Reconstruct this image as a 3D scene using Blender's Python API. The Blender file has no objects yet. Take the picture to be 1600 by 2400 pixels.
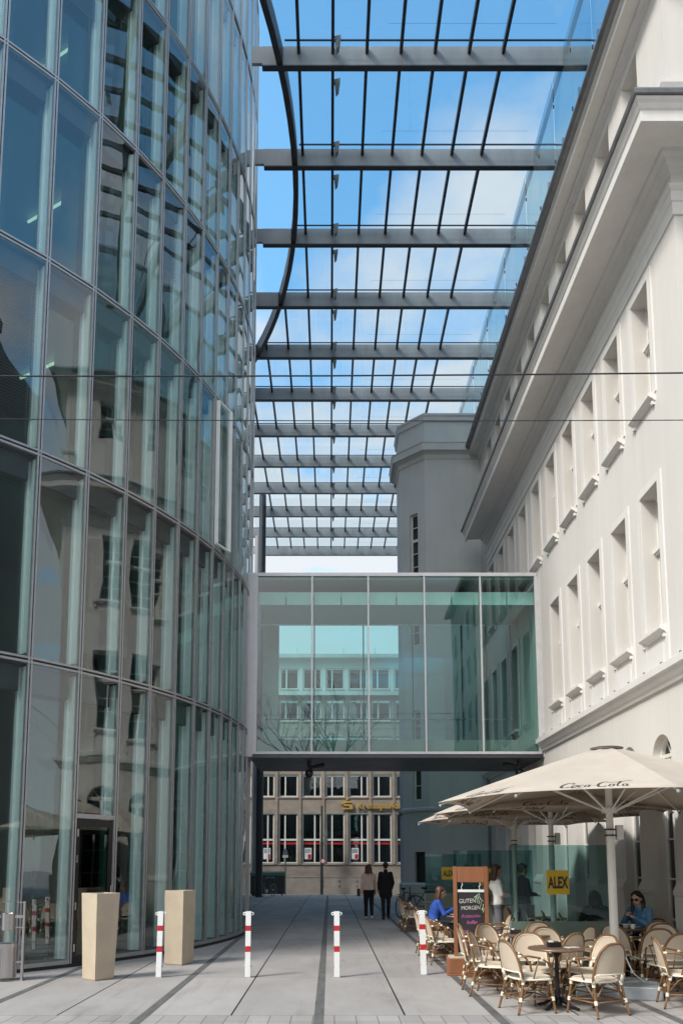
import bpy, bmesh, math, random
from mathutils import Vector, Matrix, noise as mnoise
random.seed(7)
R = math.radians
PI = math.pi
sc = bpy.context.scene
COL = sc.collection

# ------------------------------------------------------------------ node helpers
def new_mat(name):
    m = bpy.data.materials.new(name); m.use_nodes = True
    nt = m.node_tree; nt.nodes.clear()
    out = nt.nodes.new('ShaderNodeOutputMaterial')
    return m, nt, out

class NT:
    """tiny wrapper for building node chains"""
    def __init__(s, nt): s.nt = nt
    def n(s, t, **kw):
        nd = s.nt.nodes.new(t)
        for k, v in kw.items(): setattr(nd, k, v)
        return nd
    def l(s, a, b): s.nt.links.new(a, b)
    def put(s, sock, v):
        if hasattr(v, 'is_output') or isinstance(v, bpy.types.NodeSocket): s.l(v, sock)
        else: sock.default_value = v
    def math(s, op, a, b=0.0, c=None, clamp=False):
        nd = s.n('ShaderNodeMath', operation=op); nd.use_clamp = clamp
        s.put(nd.inputs[0], a); s.put(nd.inputs[1], b)
        if c is not None: s.put(nd.inputs[2], c)
        return nd.outputs[0]
    def noise(s, vec, scale, detail=4, rough=.55):
        nd = s.n('ShaderNodeTexNoise'); s.l(vec, nd.inputs['Vector'])
        nd.inputs['Scale'].default_value = scale; nd.inputs['Detail'].default_value = detail
        nd.inputs['Roughness'].default_value = rough
        return nd.outputs[0]
    def scale(s, vec, xyz):
        nd = s.n('ShaderNodeVectorMath', operation='MULTIPLY'); s.l(vec, nd.inputs[0]); nd.inputs[1].default_value = xyz
        return nd.outputs[0]
    def ramp(s, v, a, b, ca=(0,0,0,1), cb=(1,1,1,1)):
        nd = s.n('ShaderNodeValToRGB'); s.l(v, nd.inputs[0]); e = nd.color_ramp.elements
        e[0].position = a; e[1].position = b; e[0].color = ca; e[1].color = cb
        return nd.outputs[0]
    def mix(s, f, a, b, t='MIX'):
        nd = s.n('ShaderNodeMix', data_type='RGBA', blend_type=t)
        s.put(nd.inputs[0], f); s.put(nd.inputs[6], a); s.put(nd.inputs[7], b)
        return nd.outputs[2]
    def pos(s): return s.n('ShaderNodeNewGeometry').outputs['Position']

def c4(c): return (c[0], c[1], c[2], 1.0)

def mat(name, col, rough=.6, metal=0., var=.12, scale=2.5, bump=0., bscale=60., stretch=(1,1,1), spec=.5, col2=None, obj=False, speck=0., streak=0.):
    m, nt, out = new_mat(name); k = NT(nt)
    p = k.n('ShaderNodeBsdfPrincipled'); k.l(p.outputs[0], out.inputs[0])
    vec = k.n('ShaderNodeTexCoord').outputs['Object'] if obj else k.pos()
    v = k.scale(vec, stretch)
    f = k.noise(v, scale, 5)
    a = tuple(x*(1-var) for x in col) if col2 is None else col2
    b = tuple(min(1, x*(1+var)) for x in col)
    c = k.ramp(f, .3, .7, c4(a), c4(b))
    if speck:
        f2 = k.noise(vec, 90, 2)
        c = k.mix(speck, c, k.ramp(f2, .35, .65, (0.25,0.25,0.25,1), (1,1,1,1)), 'MULTIPLY')
    if streak:
        sv = k.noise(k.scale(vec, (3.2,3.2,.16)), 1.6, 6, .65)
        c = k.mix(streak, c, k.ramp(sv, .40, .72, (1,1,1,1), (.60,.585,.55,1)), 'MULTIPLY')
        bl = k.noise(vec, .35, 6, .7)
        c = k.mix(streak*.6, c, k.ramp(bl, .50, .62, (1,1,1,1), (.82,.81,.79,1)), 'MULTIPLY')
    k.l(c, p.inputs['Base Color'])
    p.inputs['Metallic'].default_value = metal
    p.inputs['Specular IOR Level'].default_value = spec
    rr = k.math('MULTIPLY_ADD', f, .25, rough-.12)
    k.l(rr, p.inputs['Roughness'])
    if bump:
        bn = k.n('ShaderNodeBump'); bn.inputs['Strength'].default_value = bump; bn.inputs['Distance'].default_value = .01
        k.l(k.noise(vec, bscale, 3), bn.inputs['Height']); k.l(bn.outputs[0], p.inputs['Normal'])
    return m

def glass(name, tint, f0=.08, wav=0., wscale=.8, maxr=1.0, dirt=0.):
    m, nt, out = new_mat(name); k = NT(nt)
    tr = k.n('ShaderNodeBsdfTransparent'); tr.inputs[0].default_value = c4(tint)
    gl = k.n('ShaderNodeBsdfGlossy'); gl.inputs['Roughness'].default_value = 0.0; gl.inputs[0].default_value = (.95,.98,1,1)
    lw = k.n('ShaderNodeLayerWeight'); lw.inputs[0].default_value = .5
    f5 = k.math('POWER', lw.outputs['Facing'], 5.0)
    fac = k.math('MULTIPLY_ADD', f5, (maxr-f0), f0)
    mx = k.n('ShaderNodeMixShader'); k.l(fac, mx.inputs[0]); k.l(tr.outputs[0], mx.inputs[1]); k.l(gl.outputs[0], mx.inputs[2])
    if wav:
        bn = k.n('ShaderNodeBump'); bn.inputs['Strength'].default_value = 1.0; bn.inputs['Distance'].default_value = wav
        k.l(k.noise(k.scale(k.pos(), (1,1,.8)), wscale, 1.5, .4), bn.inputs['Height']); k.l(bn.outputs[0], gl.inputs['Normal'])
    res = mx.outputs[0]
    if dirt:
        df = k.n('ShaderNodeBsdfDiffuse'); df.inputs[0].default_value = (.6,.62,.6,1)
        m2 = k.n('ShaderNodeMixShader')
        k.l(k.math('MULTIPLY', k.noise(k.scale(k.pos(), (1,1,.3)), 1.2, 5), dirt), m2.inputs[0])
        k.l(res, m2.inputs[1]); k.l(df.outputs[0], m2.inputs[2]); res = m2.outputs[0]
    k.l(res, out.inputs[0])
    return m

def fabric(name, col, trans=.35, weave=0., rough=.9):
    m, nt, out = new_mat(name); k = NT(nt)
    vec = k.n('ShaderNodeTexCoord').outputs['Object']
    f = k.noise(vec, 3.0, 4)
    c = k.ramp(f, .3, .7, c4(tuple(x*.9 for x in col)), c4(col))
    if weave:
        w1 = k.n('ShaderNodeTexWave'); w1.inputs['Scale'].default_value = weave; k.l(vec, w1.inputs['Vector']); w1.bands_direction = 'Z'
        w2 = k.n('ShaderNodeTexWave'); w2.inputs['Scale'].default_value = weave; k.l(vec, w2.inputs['Vector']); w2.bands_direction = 'Y'
        c = k.mix(.25, c, k.mix(.5, w1.outputs[0], w2.outputs[0]), 'MULTIPLY')
    d = k.n('ShaderNodeBsdfDiffuse'); t = k.n('ShaderNodeBsdfTranslucent')
    k.l(c, d.inputs[0]); k.l(c, t.inputs[0])
    mx = k.n('ShaderNodeMixShader'); mx.inputs[0].default_value = trans
    k.l(d.outputs[0], mx.inputs[1]); k.l(t.outputs[0], mx.inputs[2]); k.l(mx.outputs[0], out.inputs[0])
    return m

def emis(name, col, st):
    m, nt, out = new_mat(name); k = NT(nt)
    e = k.n('ShaderNodeEmission'); e.inputs[0].default_value = c4(col); e.inputs[1].default_value = st
    k.l(e.outputs[0], out.inputs[0]); return m

M = {}
M['stucco'] = mat('white_stucco', (.69,.655,.61), .85, var=.05, scale=.7, bump=.25, bscale=120, stretch=(1,1,.35), spec=.2, streak=.12)
M['trim'] = mat('white_trim', (.72,.695,.66), .75, var=.04, scale=1.5, spec=.25, stretch=(1,1,.5), streak=.15)
M['gutter'] = mat('zinc_gutter', (.20,.20,.205), .5, .6, var=.2, scale=4)
M['tower_stucco'] = mat('grey_stucco', (.52,.525,.52), .85, var=.07, scale=.6, bump=.25, bscale=120, spec=.2, streak=.15)
M['winwhite'] = mat('window_paint', (.70,.68,.62), .55, var=.05, scale=6)
M['winglass'] = glass('window_glass', (.35,.38,.37), .10, .002, 2.0)
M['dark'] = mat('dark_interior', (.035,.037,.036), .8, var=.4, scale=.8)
M['room'] = mat('room_plaster', (.20,.20,.18), .9, var=.2, scale=.8)
M['alu'] = mat('aluminium', (.45,.445,.45), .42, .55, var=.08, scale=8)
M['alu_white'] = mat('white_fin', (.90,.91,.90), .45, 0, var=.03, scale=6)
M['alu_dark'] = mat('dark_gasket', (.028,.028,.03), .5, .2, var=.2, scale=8)
M['blind'] = mat('blind_box', (.045,.047,.05), .5, .3, var=.15, scale=5)
M['steel'] = mat('painted_steel', (.27,.28,.29), .45, .15, var=.14, scale=1.6, stretch=(1,1,.25), col2=(.20,.205,.215))
M['steel_dark'] = mat('dark_steel', (.035,.038,.046), .45, .35, var=.15, scale=3)
M['stainless'] = mat('stainless', (.58,.56,.57), .28, 1.0, var=.05, scale=3, stretch=(1,1,.1))
M['tower_glass'] = glass('facade_glass', (.78,.92,.89), .145, .0095, .85, dirt=.0)
M['inner_glass'] = glass('inner_glass', (.26,.43,.39), .06, .003, 1.1)
M['roof_glass'] = glass('roof_glass', (.80,.90,.95), .04, dirt=.06)
M['side_glass'] = glass('side_glass', (.26,.50,.60), .10, .002, 1.0, dirt=.16)
M['bridge_glass'] = glass('bridge_glass', (.49,.74,.70), .085, .003, .6)
M['bridge_glass_back'] = glass('bridge_glass_rear', (.64,.85,.90), .05)
M['screen_glass'] = glass('screen_glass', (.58,.74,.73), .035)
M['frost'] = mat('frosted_green', (.13,.185,.155), .35, var=.06, scale=2)
M['slab'] = mat('floor_concrete', (.30,.30,.28), .85, var=.1, scale=1.5)
M['ceil'] = mat('ceiling_panels', (.42,.41,.38), .8, var=.06, scale=1.2)
M['core'] = mat('core_plaster', (.46,.45,.38), .85, var=.15, scale=.5)
M['panel'] = mat('grey_panel', (.45,.44,.45), .5, .4, var=.05, scale=3)
M['frame_pale'] = mat('pale_aluminium', (.62,.61,.62), .45, .3, var=.06, scale=4)
M['underside'] = mat('soffit_metal', (.075,.075,.085), .4, .4, var=.12, scale=1.5)
M['kstone'] = mat('brown_limestone', (.345,.28,.225), .85, var=.22, scale=1.1, stretch=(1,1,1.8), bump=.2, bscale=30, speck=.3)
M['kstone_lt'] = mat('pale_limestone', (.40,.335,.28), .85, var=.16, scale=1.4, speck=.2)
M['kplaster'] = mat('pale_plaster', (.62,.62,.60), .85, var=.06, scale=1)
M['gold'] = mat('gold_letters', (.58,.36,.09), .45, .3, var=.1, scale=3)
M['red'] = mat('signal_red', (.50,.022,.03), .4, var=.06, scale=6)
M['white'] = mat('white_paint', (.80,.79,.78), .4, var=.04, scale=6)
M['black'] = mat('black_lacquer', (.015,.015,.017), .35, var=.2, scale=6)
M['sandstone'] = mat('sandstone', (.54,.445,.33), .85, var=.09, scale=3.5, bump=.2, bscale=70, speck=.12)
M['soil'] = mat('soil', (.05,.035,.025), .95, var=.3, scale=20)
M['umb'] = fabric('canopy_cloth', (.63,.55,.465), .24)
M['umb_pole'] = mat('cream_pole', (.72,.70,.64), .4, var=.04, scale=3)
M['print'] = mat('dark_print', (.045,.04,.04), .8, var=.1)
M['galv'] = mat('galvanised_steel', (.40,.44,.47), .5, .5, var=.14, scale=5)
M['wood'] = mat('orange_wood', (.27,.105,.048), .5, var=.28, scale=5, stretch=(1,1,.12), obj=True)
M['board'] = mat('blackboard', (.022,.02,.024), .75, var=.3, scale=4)
M['chalk_white'] = mat('white_chalk', (.75,.74,.65), .9, var=.1)
M['chalk_pink'] = mat('pink_chalk', (.72,.16,.50), .9, var=.1)
M['chalk_green'] = mat('green_chalk', (.60,.74,.55), .9, var=.1)
M['rattan'] = mat('brown_rattan', (.20,.105,.045), .4, var=.3, scale=14, obj=True)
M['bind'] = mat('cream_binding', (.80,.73,.58), .6, var=.06, scale=12, obj=True)
M['mesh'] = fabric('woven_cream', (.86,.73,.58), .24, 60)
M['seatmesh'] = fabric('woven_seat', (.82,.70,.56), .15, 60)
M['tabletop'] = mat('table_laminate', (.16,.095,.065), .35, var=.2, scale=6)
M['iron'] = mat('cast_iron', (.018,.016,.016), .45, .4, var=.2, scale=10)
M['yellow'] = mat('yellow_sign', (.62,.42,.02), .45, var=.06, scale=3)
M['skin'] = mat('skin', (.60,.36,.26), .55, var=.06, scale=12, obj=True)
M['hair_dark'] = mat('dark_hair', (.018,.011,.009), .45, var=.3, scale=40, stretch=(1,1,.15), obj=True)
M['hair_brown'] = mat('brown_hair', (.075,.035,.018), .5, var=.35, scale=40, stretch=(1,1,.15), obj=True)
M['hair_red'] = mat('auburn_hair', (.085,.03,.018), .5, var=.35, scale=40, stretch=(1,1,.15), obj=True)
M['denim'] = mat('denim', (.10,.235,.40), .9, var=.35, scale=9, obj=True, speck=.2)
M['blue'] = mat('blue_cloth', (.02,.07,.34), .85, var=.25, scale=8, obj=True)
M['beige'] = mat('beige_cloth', (.66,.50,.44), .9, var=.12, scale=8, obj=True)
M['blackcloth'] = mat('black_cloth', (.010,.010,.012), .95, var=.3, scale=8, obj=True)
M['navycloth'] = mat('navy_cloth', (.018,.02,.028), .9, var=.3, scale=8, obj=True)
M['whitecloth'] = mat('white_cloth', (.72,.71,.68), .9, var=.06, scale=8, obj=True)
M['greycloth'] = mat('grey_cloth', (.14,.14,.15), .9, var=.2, scale=8, obj=True)
M['shoe'] = mat('shoe_leather', (.03,.025,.022), .5, var=.2, scale=10)
M['shoe_pale'] = mat('shoe_pale', (.55,.52,.48), .6, var=.1, scale=10)
M['leather'] = mat('bag_leather', (.02,.018,.02), .45, var=.2, scale=10)
M['rubber'] = mat('tyre_rubber', (.015,.015,.015), .8, var=.2, scale=10)
M['china'] = mat('white_china', (.80,.79,.77), .2, var=.02)
M['bin_dark'] = mat('container_grey', (.05,.048,.045), .6, var=.2, scale=3)
M['bin_green'] = mat('container_green', (.04,.10,.06), .5, var=.2, scale=3)
M['signpost'] = mat('grey_post', (.20,.21,.20), .5, .4, var=.12, scale=3)
M['greenpost'] = mat('green_post', (.05,.06,.05), .55, .2, var=.2, scale=3)
M['bark'] = mat('tree_bark', (.07,.055,.045), .9, var=.3, scale=12)
M['darkfacade'] = mat('dark_facade', (.15,.155,.155), .7, var=.15, scale=.6)
M['lens'] = mat('dark_lens', (.006,.006,.006), .08, var=.1)
M['lip'] = mat('lip', (.42,.12,.10), .5, var=.05)
M['light'] = emis('office_light', (1,.92,.72), 1.6)

# ------------------------------------------------------------------ mesh helpers
class MB:
    def __init__(s): s.v = []; s.f = []; s.m = []
    def add(s, vs, fs, m=0):
        o = len(s.v); s.v += [tuple(v) for v in vs]
        for f in fs: s.f.append([i+o for i in f]); s.m.append(m)
        return s
    def box(s, x0, x1, y0, y1, z0, z1, m=0):
        v = [(x0,y0,z0),(x1,y0,z0),(x1,y1,z0),(x0,y1,z0),(x0,y0,z1),(x1,y0,z1),(x1,y1,z1),(x0,y1,z1)]
        return s.add(v, [(3,2,1,0),(4,5,6,7),(0,1,5,4),(1,2,6,5),(2,3,7,6),(3,0,4,7)], m)
    def quad(s, a, b, c, d, m=0): return s.add([a,b,c,d], [(0,1,2,3)], m)
    def obox(s, o, ex, ey, ez, m=0):
        """box from corner o with edge vectors"""
        o, ex, ey, ez = map(Vector, (o, ex, ey, ez))
        v = [o, o+ex, o+ex+ey, o+ey, o+ez, o+ex+ez, o+ex+ey+ez, o+ey+ez]
        return s.add(v, [(3,2,1,0),(4,5,6,7),(0,1,5,4),(1,2,6,5),(2,3,7,6),(3,0,4,7)], m)
    def prism(s, poly, vec, m=0):
        n = len(poly); vec = Vector(vec)
        v = [Vector(p) for p in poly] + [Vector(p)+vec for p in poly]
        fs = [tuple(range(n-1,-1,-1)), tuple(range(n, 2*n))] + [(i, (i+1) % n, n+(i+1) % n, n+i) for i in range(n)]
        return s.add(v, fs, m)
    def tube(s, pts, r, n=6, m=0, cap=True, closed=False):
        pts = [Vector(p) for p in pts]; k = len(pts)
        rs = list(r) if isinstance(r, (list, tuple)) else [r]*k
        vs = []; prev = None
        for i, p in enumerate(pts):
            if closed: t = pts[(i+1) % k]-pts[i-1]
            else: t = pts[min(i+1, k-1)]-pts[max(i-1, 0)]
            t = t.normalized() if t.length > 1e-9 else Vector((0,0,1))
            if prev is None:
                a = t.cross(Vector((0,0,1)))
                if a.length < 1e-3: a = t.cross(Vector((1,0,0)))
            else:
                a = prev - t*prev.dot(t)
                if a.length < 1e-6: a = t.cross(Vector((1,0,0)))
            a.normalize(); prev = a; b = t.cross(a)
            for j in range(n):
                q = 2*PI*j/n
                vs.append(p + (a*math.cos(q)+b*math.sin(q))*rs[i])
        fs = []
        for i in range(k if closed else k-1):
            i2 = (i+1) % k
            for j in range(n):
                fs.append((i*n+j, i*n+(j+1) % n, i2*n+(j+1) % n, i2*n+j))
        if cap and not closed:
            fs.append(tuple(range(n-1,-1,-1))); fs.append(tuple(range((k-1)*n, k*n)))
        return s.add(vs, fs, m)
    def lathe(s, prof, cx=0, cy=0, n=20, m=0):
        vs = []
        for (r, z) in prof:
            for j in range(n):
                q = 2*PI*j/n; vs.append((cx+r*math.cos(q), cy+r*math.sin(q), z))
        k = len(prof); fs = []
        for i in range(k-1):
            for j in range(n): fs.append((i*n+j, i*n+(j+1) % n, (i+1)*n+(j+1) % n, (i+1)*n+j))
        if prof[0][0] > 1e-6: fs.append(tuple(range(n-1,-1,-1)))
        if prof[-1][0] > 1e-6: fs.append(tuple(range((k-1)*n, k*n)))
        return s.add(vs, fs, m)
    def sweep(s, prof, path, m=0, cap=(True, True)):
        """prof [(o,z)], path: function o -> list of (x,y)"""
        np_ = len(prof); st = [path(o) for o, z in prof]; k = len(st[0])
        vs = [(st[i][j][0], st[i][j][1], prof[i][1]) for j in range(k) for i in range(np_)]
        fs = []
        for j in range(k-1):
            for i in range(np_-1):
                fs.append((j*np_+i, j*np_+i+1, (j+1)*np_+i+1, (j+1)*np_+i))
        if cap[0]: fs.append(tuple(range(np_)))
        if cap[1]: fs.append(tuple(range(k*np_-1, (k-1)*np_-1, -1)))
        return s.add(vs, fs, m)
    def sphere(s, c, r, nu=12, nv=8, m=0, rot=None):
        c = Vector(c); r = r if isinstance(r, (tuple, list)) else (r, r, r); vs = []
        for i in range(1, nv):
            th = PI*i/nv
            for j in range(nu):
                ph = 2*PI*j/nu
                v = Vector((r[0]*math.sin(th)*math.cos(ph), r[1]*math.sin(th)*math.sin(ph), r[2]*math.cos(th)))
                if rot: v = rot @ v
                vs.append(c+v)
        top = Vector((0,0,r[2])); bot = Vector((0,0,-r[2]))
        if rot: top = rot @ top; bot = rot @ bot
        vs += [c+top, c+bot]; t = len(vs)-2; b = t+1; fs = []
        for i in range(nv-2):
            for j in range(nu): fs.append((i*nu+j, (i+1)*nu+j, (i+1)*nu+(j+1) % nu, i*nu+(j+1) % nu))
        for j in range(nu):
            fs.append((t, j, (j+1) % nu)); fs.append((b, (nv-2)*nu+(j+1) % nu, (nv-2)*nu+j))
        return s.add(vs, fs, m)
    def capsule(s, a, b, ra, rb, n=10, m=0):
        a, b = Vector(a), Vector(b); d = b-a; L = d.length
        if L < 1e-6: return s.sphere(a, ra, n, 6, m)
        t = d/L; pts = []; rs = []
        for q in (-80,-50,-20,0):
            pts.append(a + t*ra*math.sin(R(q))); rs.append(ra*math.cos(R(q)))
        for q in (0,20,50,80):
            pts.append(b + t*rb*math.sin(R(q))); rs.append(rb*math.cos(R(q)))
        return s.tube(pts, rs, n, m)
    def xf(s, mat_):
        s.v = [tuple(mat_ @ Vector(v)) for v in s.v]; return s
    def build(s, name, mats, parent=None, smooth=False, bevel=0, loc=None, fixn=True):
        me = bpy.data.meshes.new(name)
        me.from_pydata(s.v, [], s.f)
        mats = mats if isinstance(mats, (list, tuple)) else [mats]
        for mm in mats: me.materials.append(mm)
        for p, i in zip(me.polygons, s.m): p.material_index = i
        if fixn:
            b = bmesh.new(); b.from_mesh(me); bmesh.ops.recalc_face_normals(b, faces=b.faces); b.to_mesh(me); b.free()
        if smooth:
            me.polygons.foreach_set('use_smooth', [True]*len(me.polygons))
            if smooth != 'all':
                try: me.set_sharp_from_angle(angle=R(40))
                except Exception: pass
        me.update()
        o = bpy.data.objects.new(name, me); COL.objects.link(o)
        if parent: o.parent = parent
        if loc: o.location = loc
        if bevel:
            bv = o.modifiers.new('bevel', 'BEVEL'); bv.width = bevel; bv.segments = 2; bv.limit_method = 'ANGLE'; bv.angle_limit = R(40)
        return o

def empty(name, loc=(0,0,0), rz=0):
    o = bpy.data.objects.new(name, None); COL.objects.link(o); o.location = loc; o.rotation_euler = (0,0,rz)
    o.empty_display_size = .2
    return o
def tag(o, label, cat, group=None):
    o['label'] = label; o['category'] = cat
    if group: o['group'] = group
    return o
def thing(name, label, cat, loc=(0,0,0), rz=0, group=None): return tag(empty(name, loc, rz), label, cat, group)
def struct(o): o['kind'] = 'structure'; return o
def kids(o): return [c for c in bpy.data.objects if c.parent == o]
CH = {}
def copy_tree(o, parent=None):
    c = o.copy(); COL.objects.link(c)
    if parent: c.parent = parent
    for ch in CH.setdefault(o.name, kids(o)): copy_tree(ch, c)
    return c
def textmesh(txt, size, ext=.004, sx=1.0, shear=0., bold=0., align='CENTER'):
    cu = bpy.data.curves.new('txt', 'FONT'); cu.body = txt; cu.size = size; cu.extrude = ext; cu.shear = shear; cu.offset = bold
    cu.align_x = align; cu.resolution_u = 4
    o = bpy.data.objects.new('txt', cu); COL.objects.link(o)
    dg = bpy.context.evaluated_depsgraph_get(); dg.update()
    me = bpy.data.meshes.new_from_object(o.evaluated_get(dg))
    mb = MB(); mb.v = [(v.co.x*sx, v.co.y, v.co.z) for v in me.vertices]
    mb.f = [list(p.vertices) for p in me.polygons]; mb.m = [0]*len(mb.f)
    bpy.data.objects.remove(o); bpy.data.meshes.remove(me); bpy.data.curves.remove(cu)
    return mb
def remeshed(mb, name, mats, parent, voxel=.009, smooth_it=4):
    me = bpy.data.meshes.new(name); me.from_pydata(mb.v, [], mb.f); me.update()
    b = bmesh.new(); b.from_mesh(me); bmesh.ops.recalc_face_normals(b, faces=b.faces); b.to_mesh(me); b.free()
    o = bpy.data.objects.new(name, me); COL.objects.link(o)
    r = o.modifiers.new('r', 'REMESH'); r.mode = 'VOXEL'; r.voxel_size = voxel; r.use_smooth_shade = True
    sm = o.modifiers.new('s', 'SMOOTH'); sm.factor = .5; sm.iterations = smooth_it
    dg = bpy.context.evaluated_depsgraph_get(); dg.update()
    m2 = bpy.data.meshes.new_from_object(o.evaluated_get(dg))
    o.modifiers.clear(); o.data = m2; bpy.data.meshes.remove(me); m2.name = name
    m2.materials.clear()
    for mm in (mats if isinstance(mats, (list, tuple)) else [mats]): m2.materials.append(mm)
    if parent: o.parent = parent
    return o

# ------------------------------------------------------------------ camera, world, sun
H = 1.733
cd = bpy.data.cameras.new('camera'); cam = bpy.data.objects.new('camera', cd); COL.objects.link(cam)
cam.location = (0,0,H); cam.rotation_euler = (R(90+6.71), 0, 0)
cd.sensor_width = 36; cd.lens = 1840/2400*36; cd.shift_x = 27/2400; cd.shift_y = 608/2400
cd.clip_end = 2000; cd.clip_start = .1
sc.camera = cam

SUN_AZ = (-.80, -.60); EL = R(46)
to_sun = Vector((SUN_AZ[0]*math.cos(EL), SUN_AZ[1]*math.cos(EL), math.sin(EL)))
sd = bpy.data.lights.new('sun', 'SUN'); sun = bpy.data.objects.new('sun', sd); COL.objects.link(sun)
sd.energy = 3.7; sd.angle = R(13); sd.color = (1, .95, .89)
sun.rotation_euler = to_sun.to_track_quat('Z', 'Y').to_euler()

w = bpy.data.worlds.new('World'); sc.world = w; w.use_nodes = True
nt = w.node_tree; nt.nodes.clear(); k = NT(nt)
wo = k.n('ShaderNodeOutputWorld'); bg = k.n('ShaderNodeBackground'); k.l(bg.outputs[0], wo.inputs[0])
sky = k.n('ShaderNodeTexSky', sky_type='NISHITA'); sky.sun_disc = False
sky.sun_elevation = EL; sky.sun_rotation = math.atan2(SUN_AZ[0], SUN_AZ[1]); sky.air_density = 1.0; sky.dust_density = .6; sky.ozone_density = 2.0
gen = k.n('ShaderNodeTexCoord').outputs['Generated']
sep = k.n('ShaderNodeSeparateXYZ'); k.l(gen, sep.inputs[0])
zc = k.math('MAXIMUM', sep.outputs[2], .06)
px = k.math('DIVIDE', sep.outputs[0], zc); py = k.math('DIVIDE', sep.outputs[1], zc)
cmb = k.n('ShaderNodeCombineXYZ'); k.l(px, cmb.inputs[0]); k.l(py, cmb.inputs[1]); cmb.inputs[2].default_value = 5.1
n1 = k.noise(cmb.outputs[0], 1.7, 8, .54)
elev = k.math('SUBTRACT', .92, sep.outputs[2])           # more cloud low down
cf = k.math('MULTIPLY_ADD', elev, .46, k.math('SUBTRACT', n1, .575))
cf = k.math('MULTIPLY', cf, 5.6, clamp=True)
cf = k.math('SMOOTH_MIN', cf, .95, .1)
cf = k.math('MINIMUM', cf, .93)
skyc = k.mix(1.0, sky.outputs[0], (1.85,2.75,2.6,1), 'MULTIPLY')
cl = k.mix(cf, skyc, (5.9,6.0,6.1,1))
dv = k.n('ShaderNodeVectorMath', operation='DOT_PRODUCT'); k.l(gen, dv.inputs[0]); dv.inputs[1].default_value = Vector((-.42, -.74, .52)).normalized()
glow = k.math('POWER', k.math('MAXIMUM', dv.outputs['Value'], 0.0), 7.0)     # bright lobe added behind the camera, off the sun, to light facing fronts
cl = k.mix(glow, cl, (17.5,17.0,16.3,1))
k.l(cl, bg.inputs[0]); bg.inputs[1].default_value = .15

sc.view_settings.view_transform = 'Standard'; sc.view_settings.look = 'None'; sc.view_settings.exposure = 0.0; sc.view_settings.gamma = 1
cy = sc.cycles
cy.max_bounces = 10; cy.diffuse_bounces = 4; cy.glossy_bounces = 5; cy.transparent_max_bounces = 24; cy.transmission_bounces = 6
cy.caustics_reflective = False; cy.caustics_refractive = False; cy.sample_clamp_indirect = 6
cy.use_denoising = True

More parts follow.
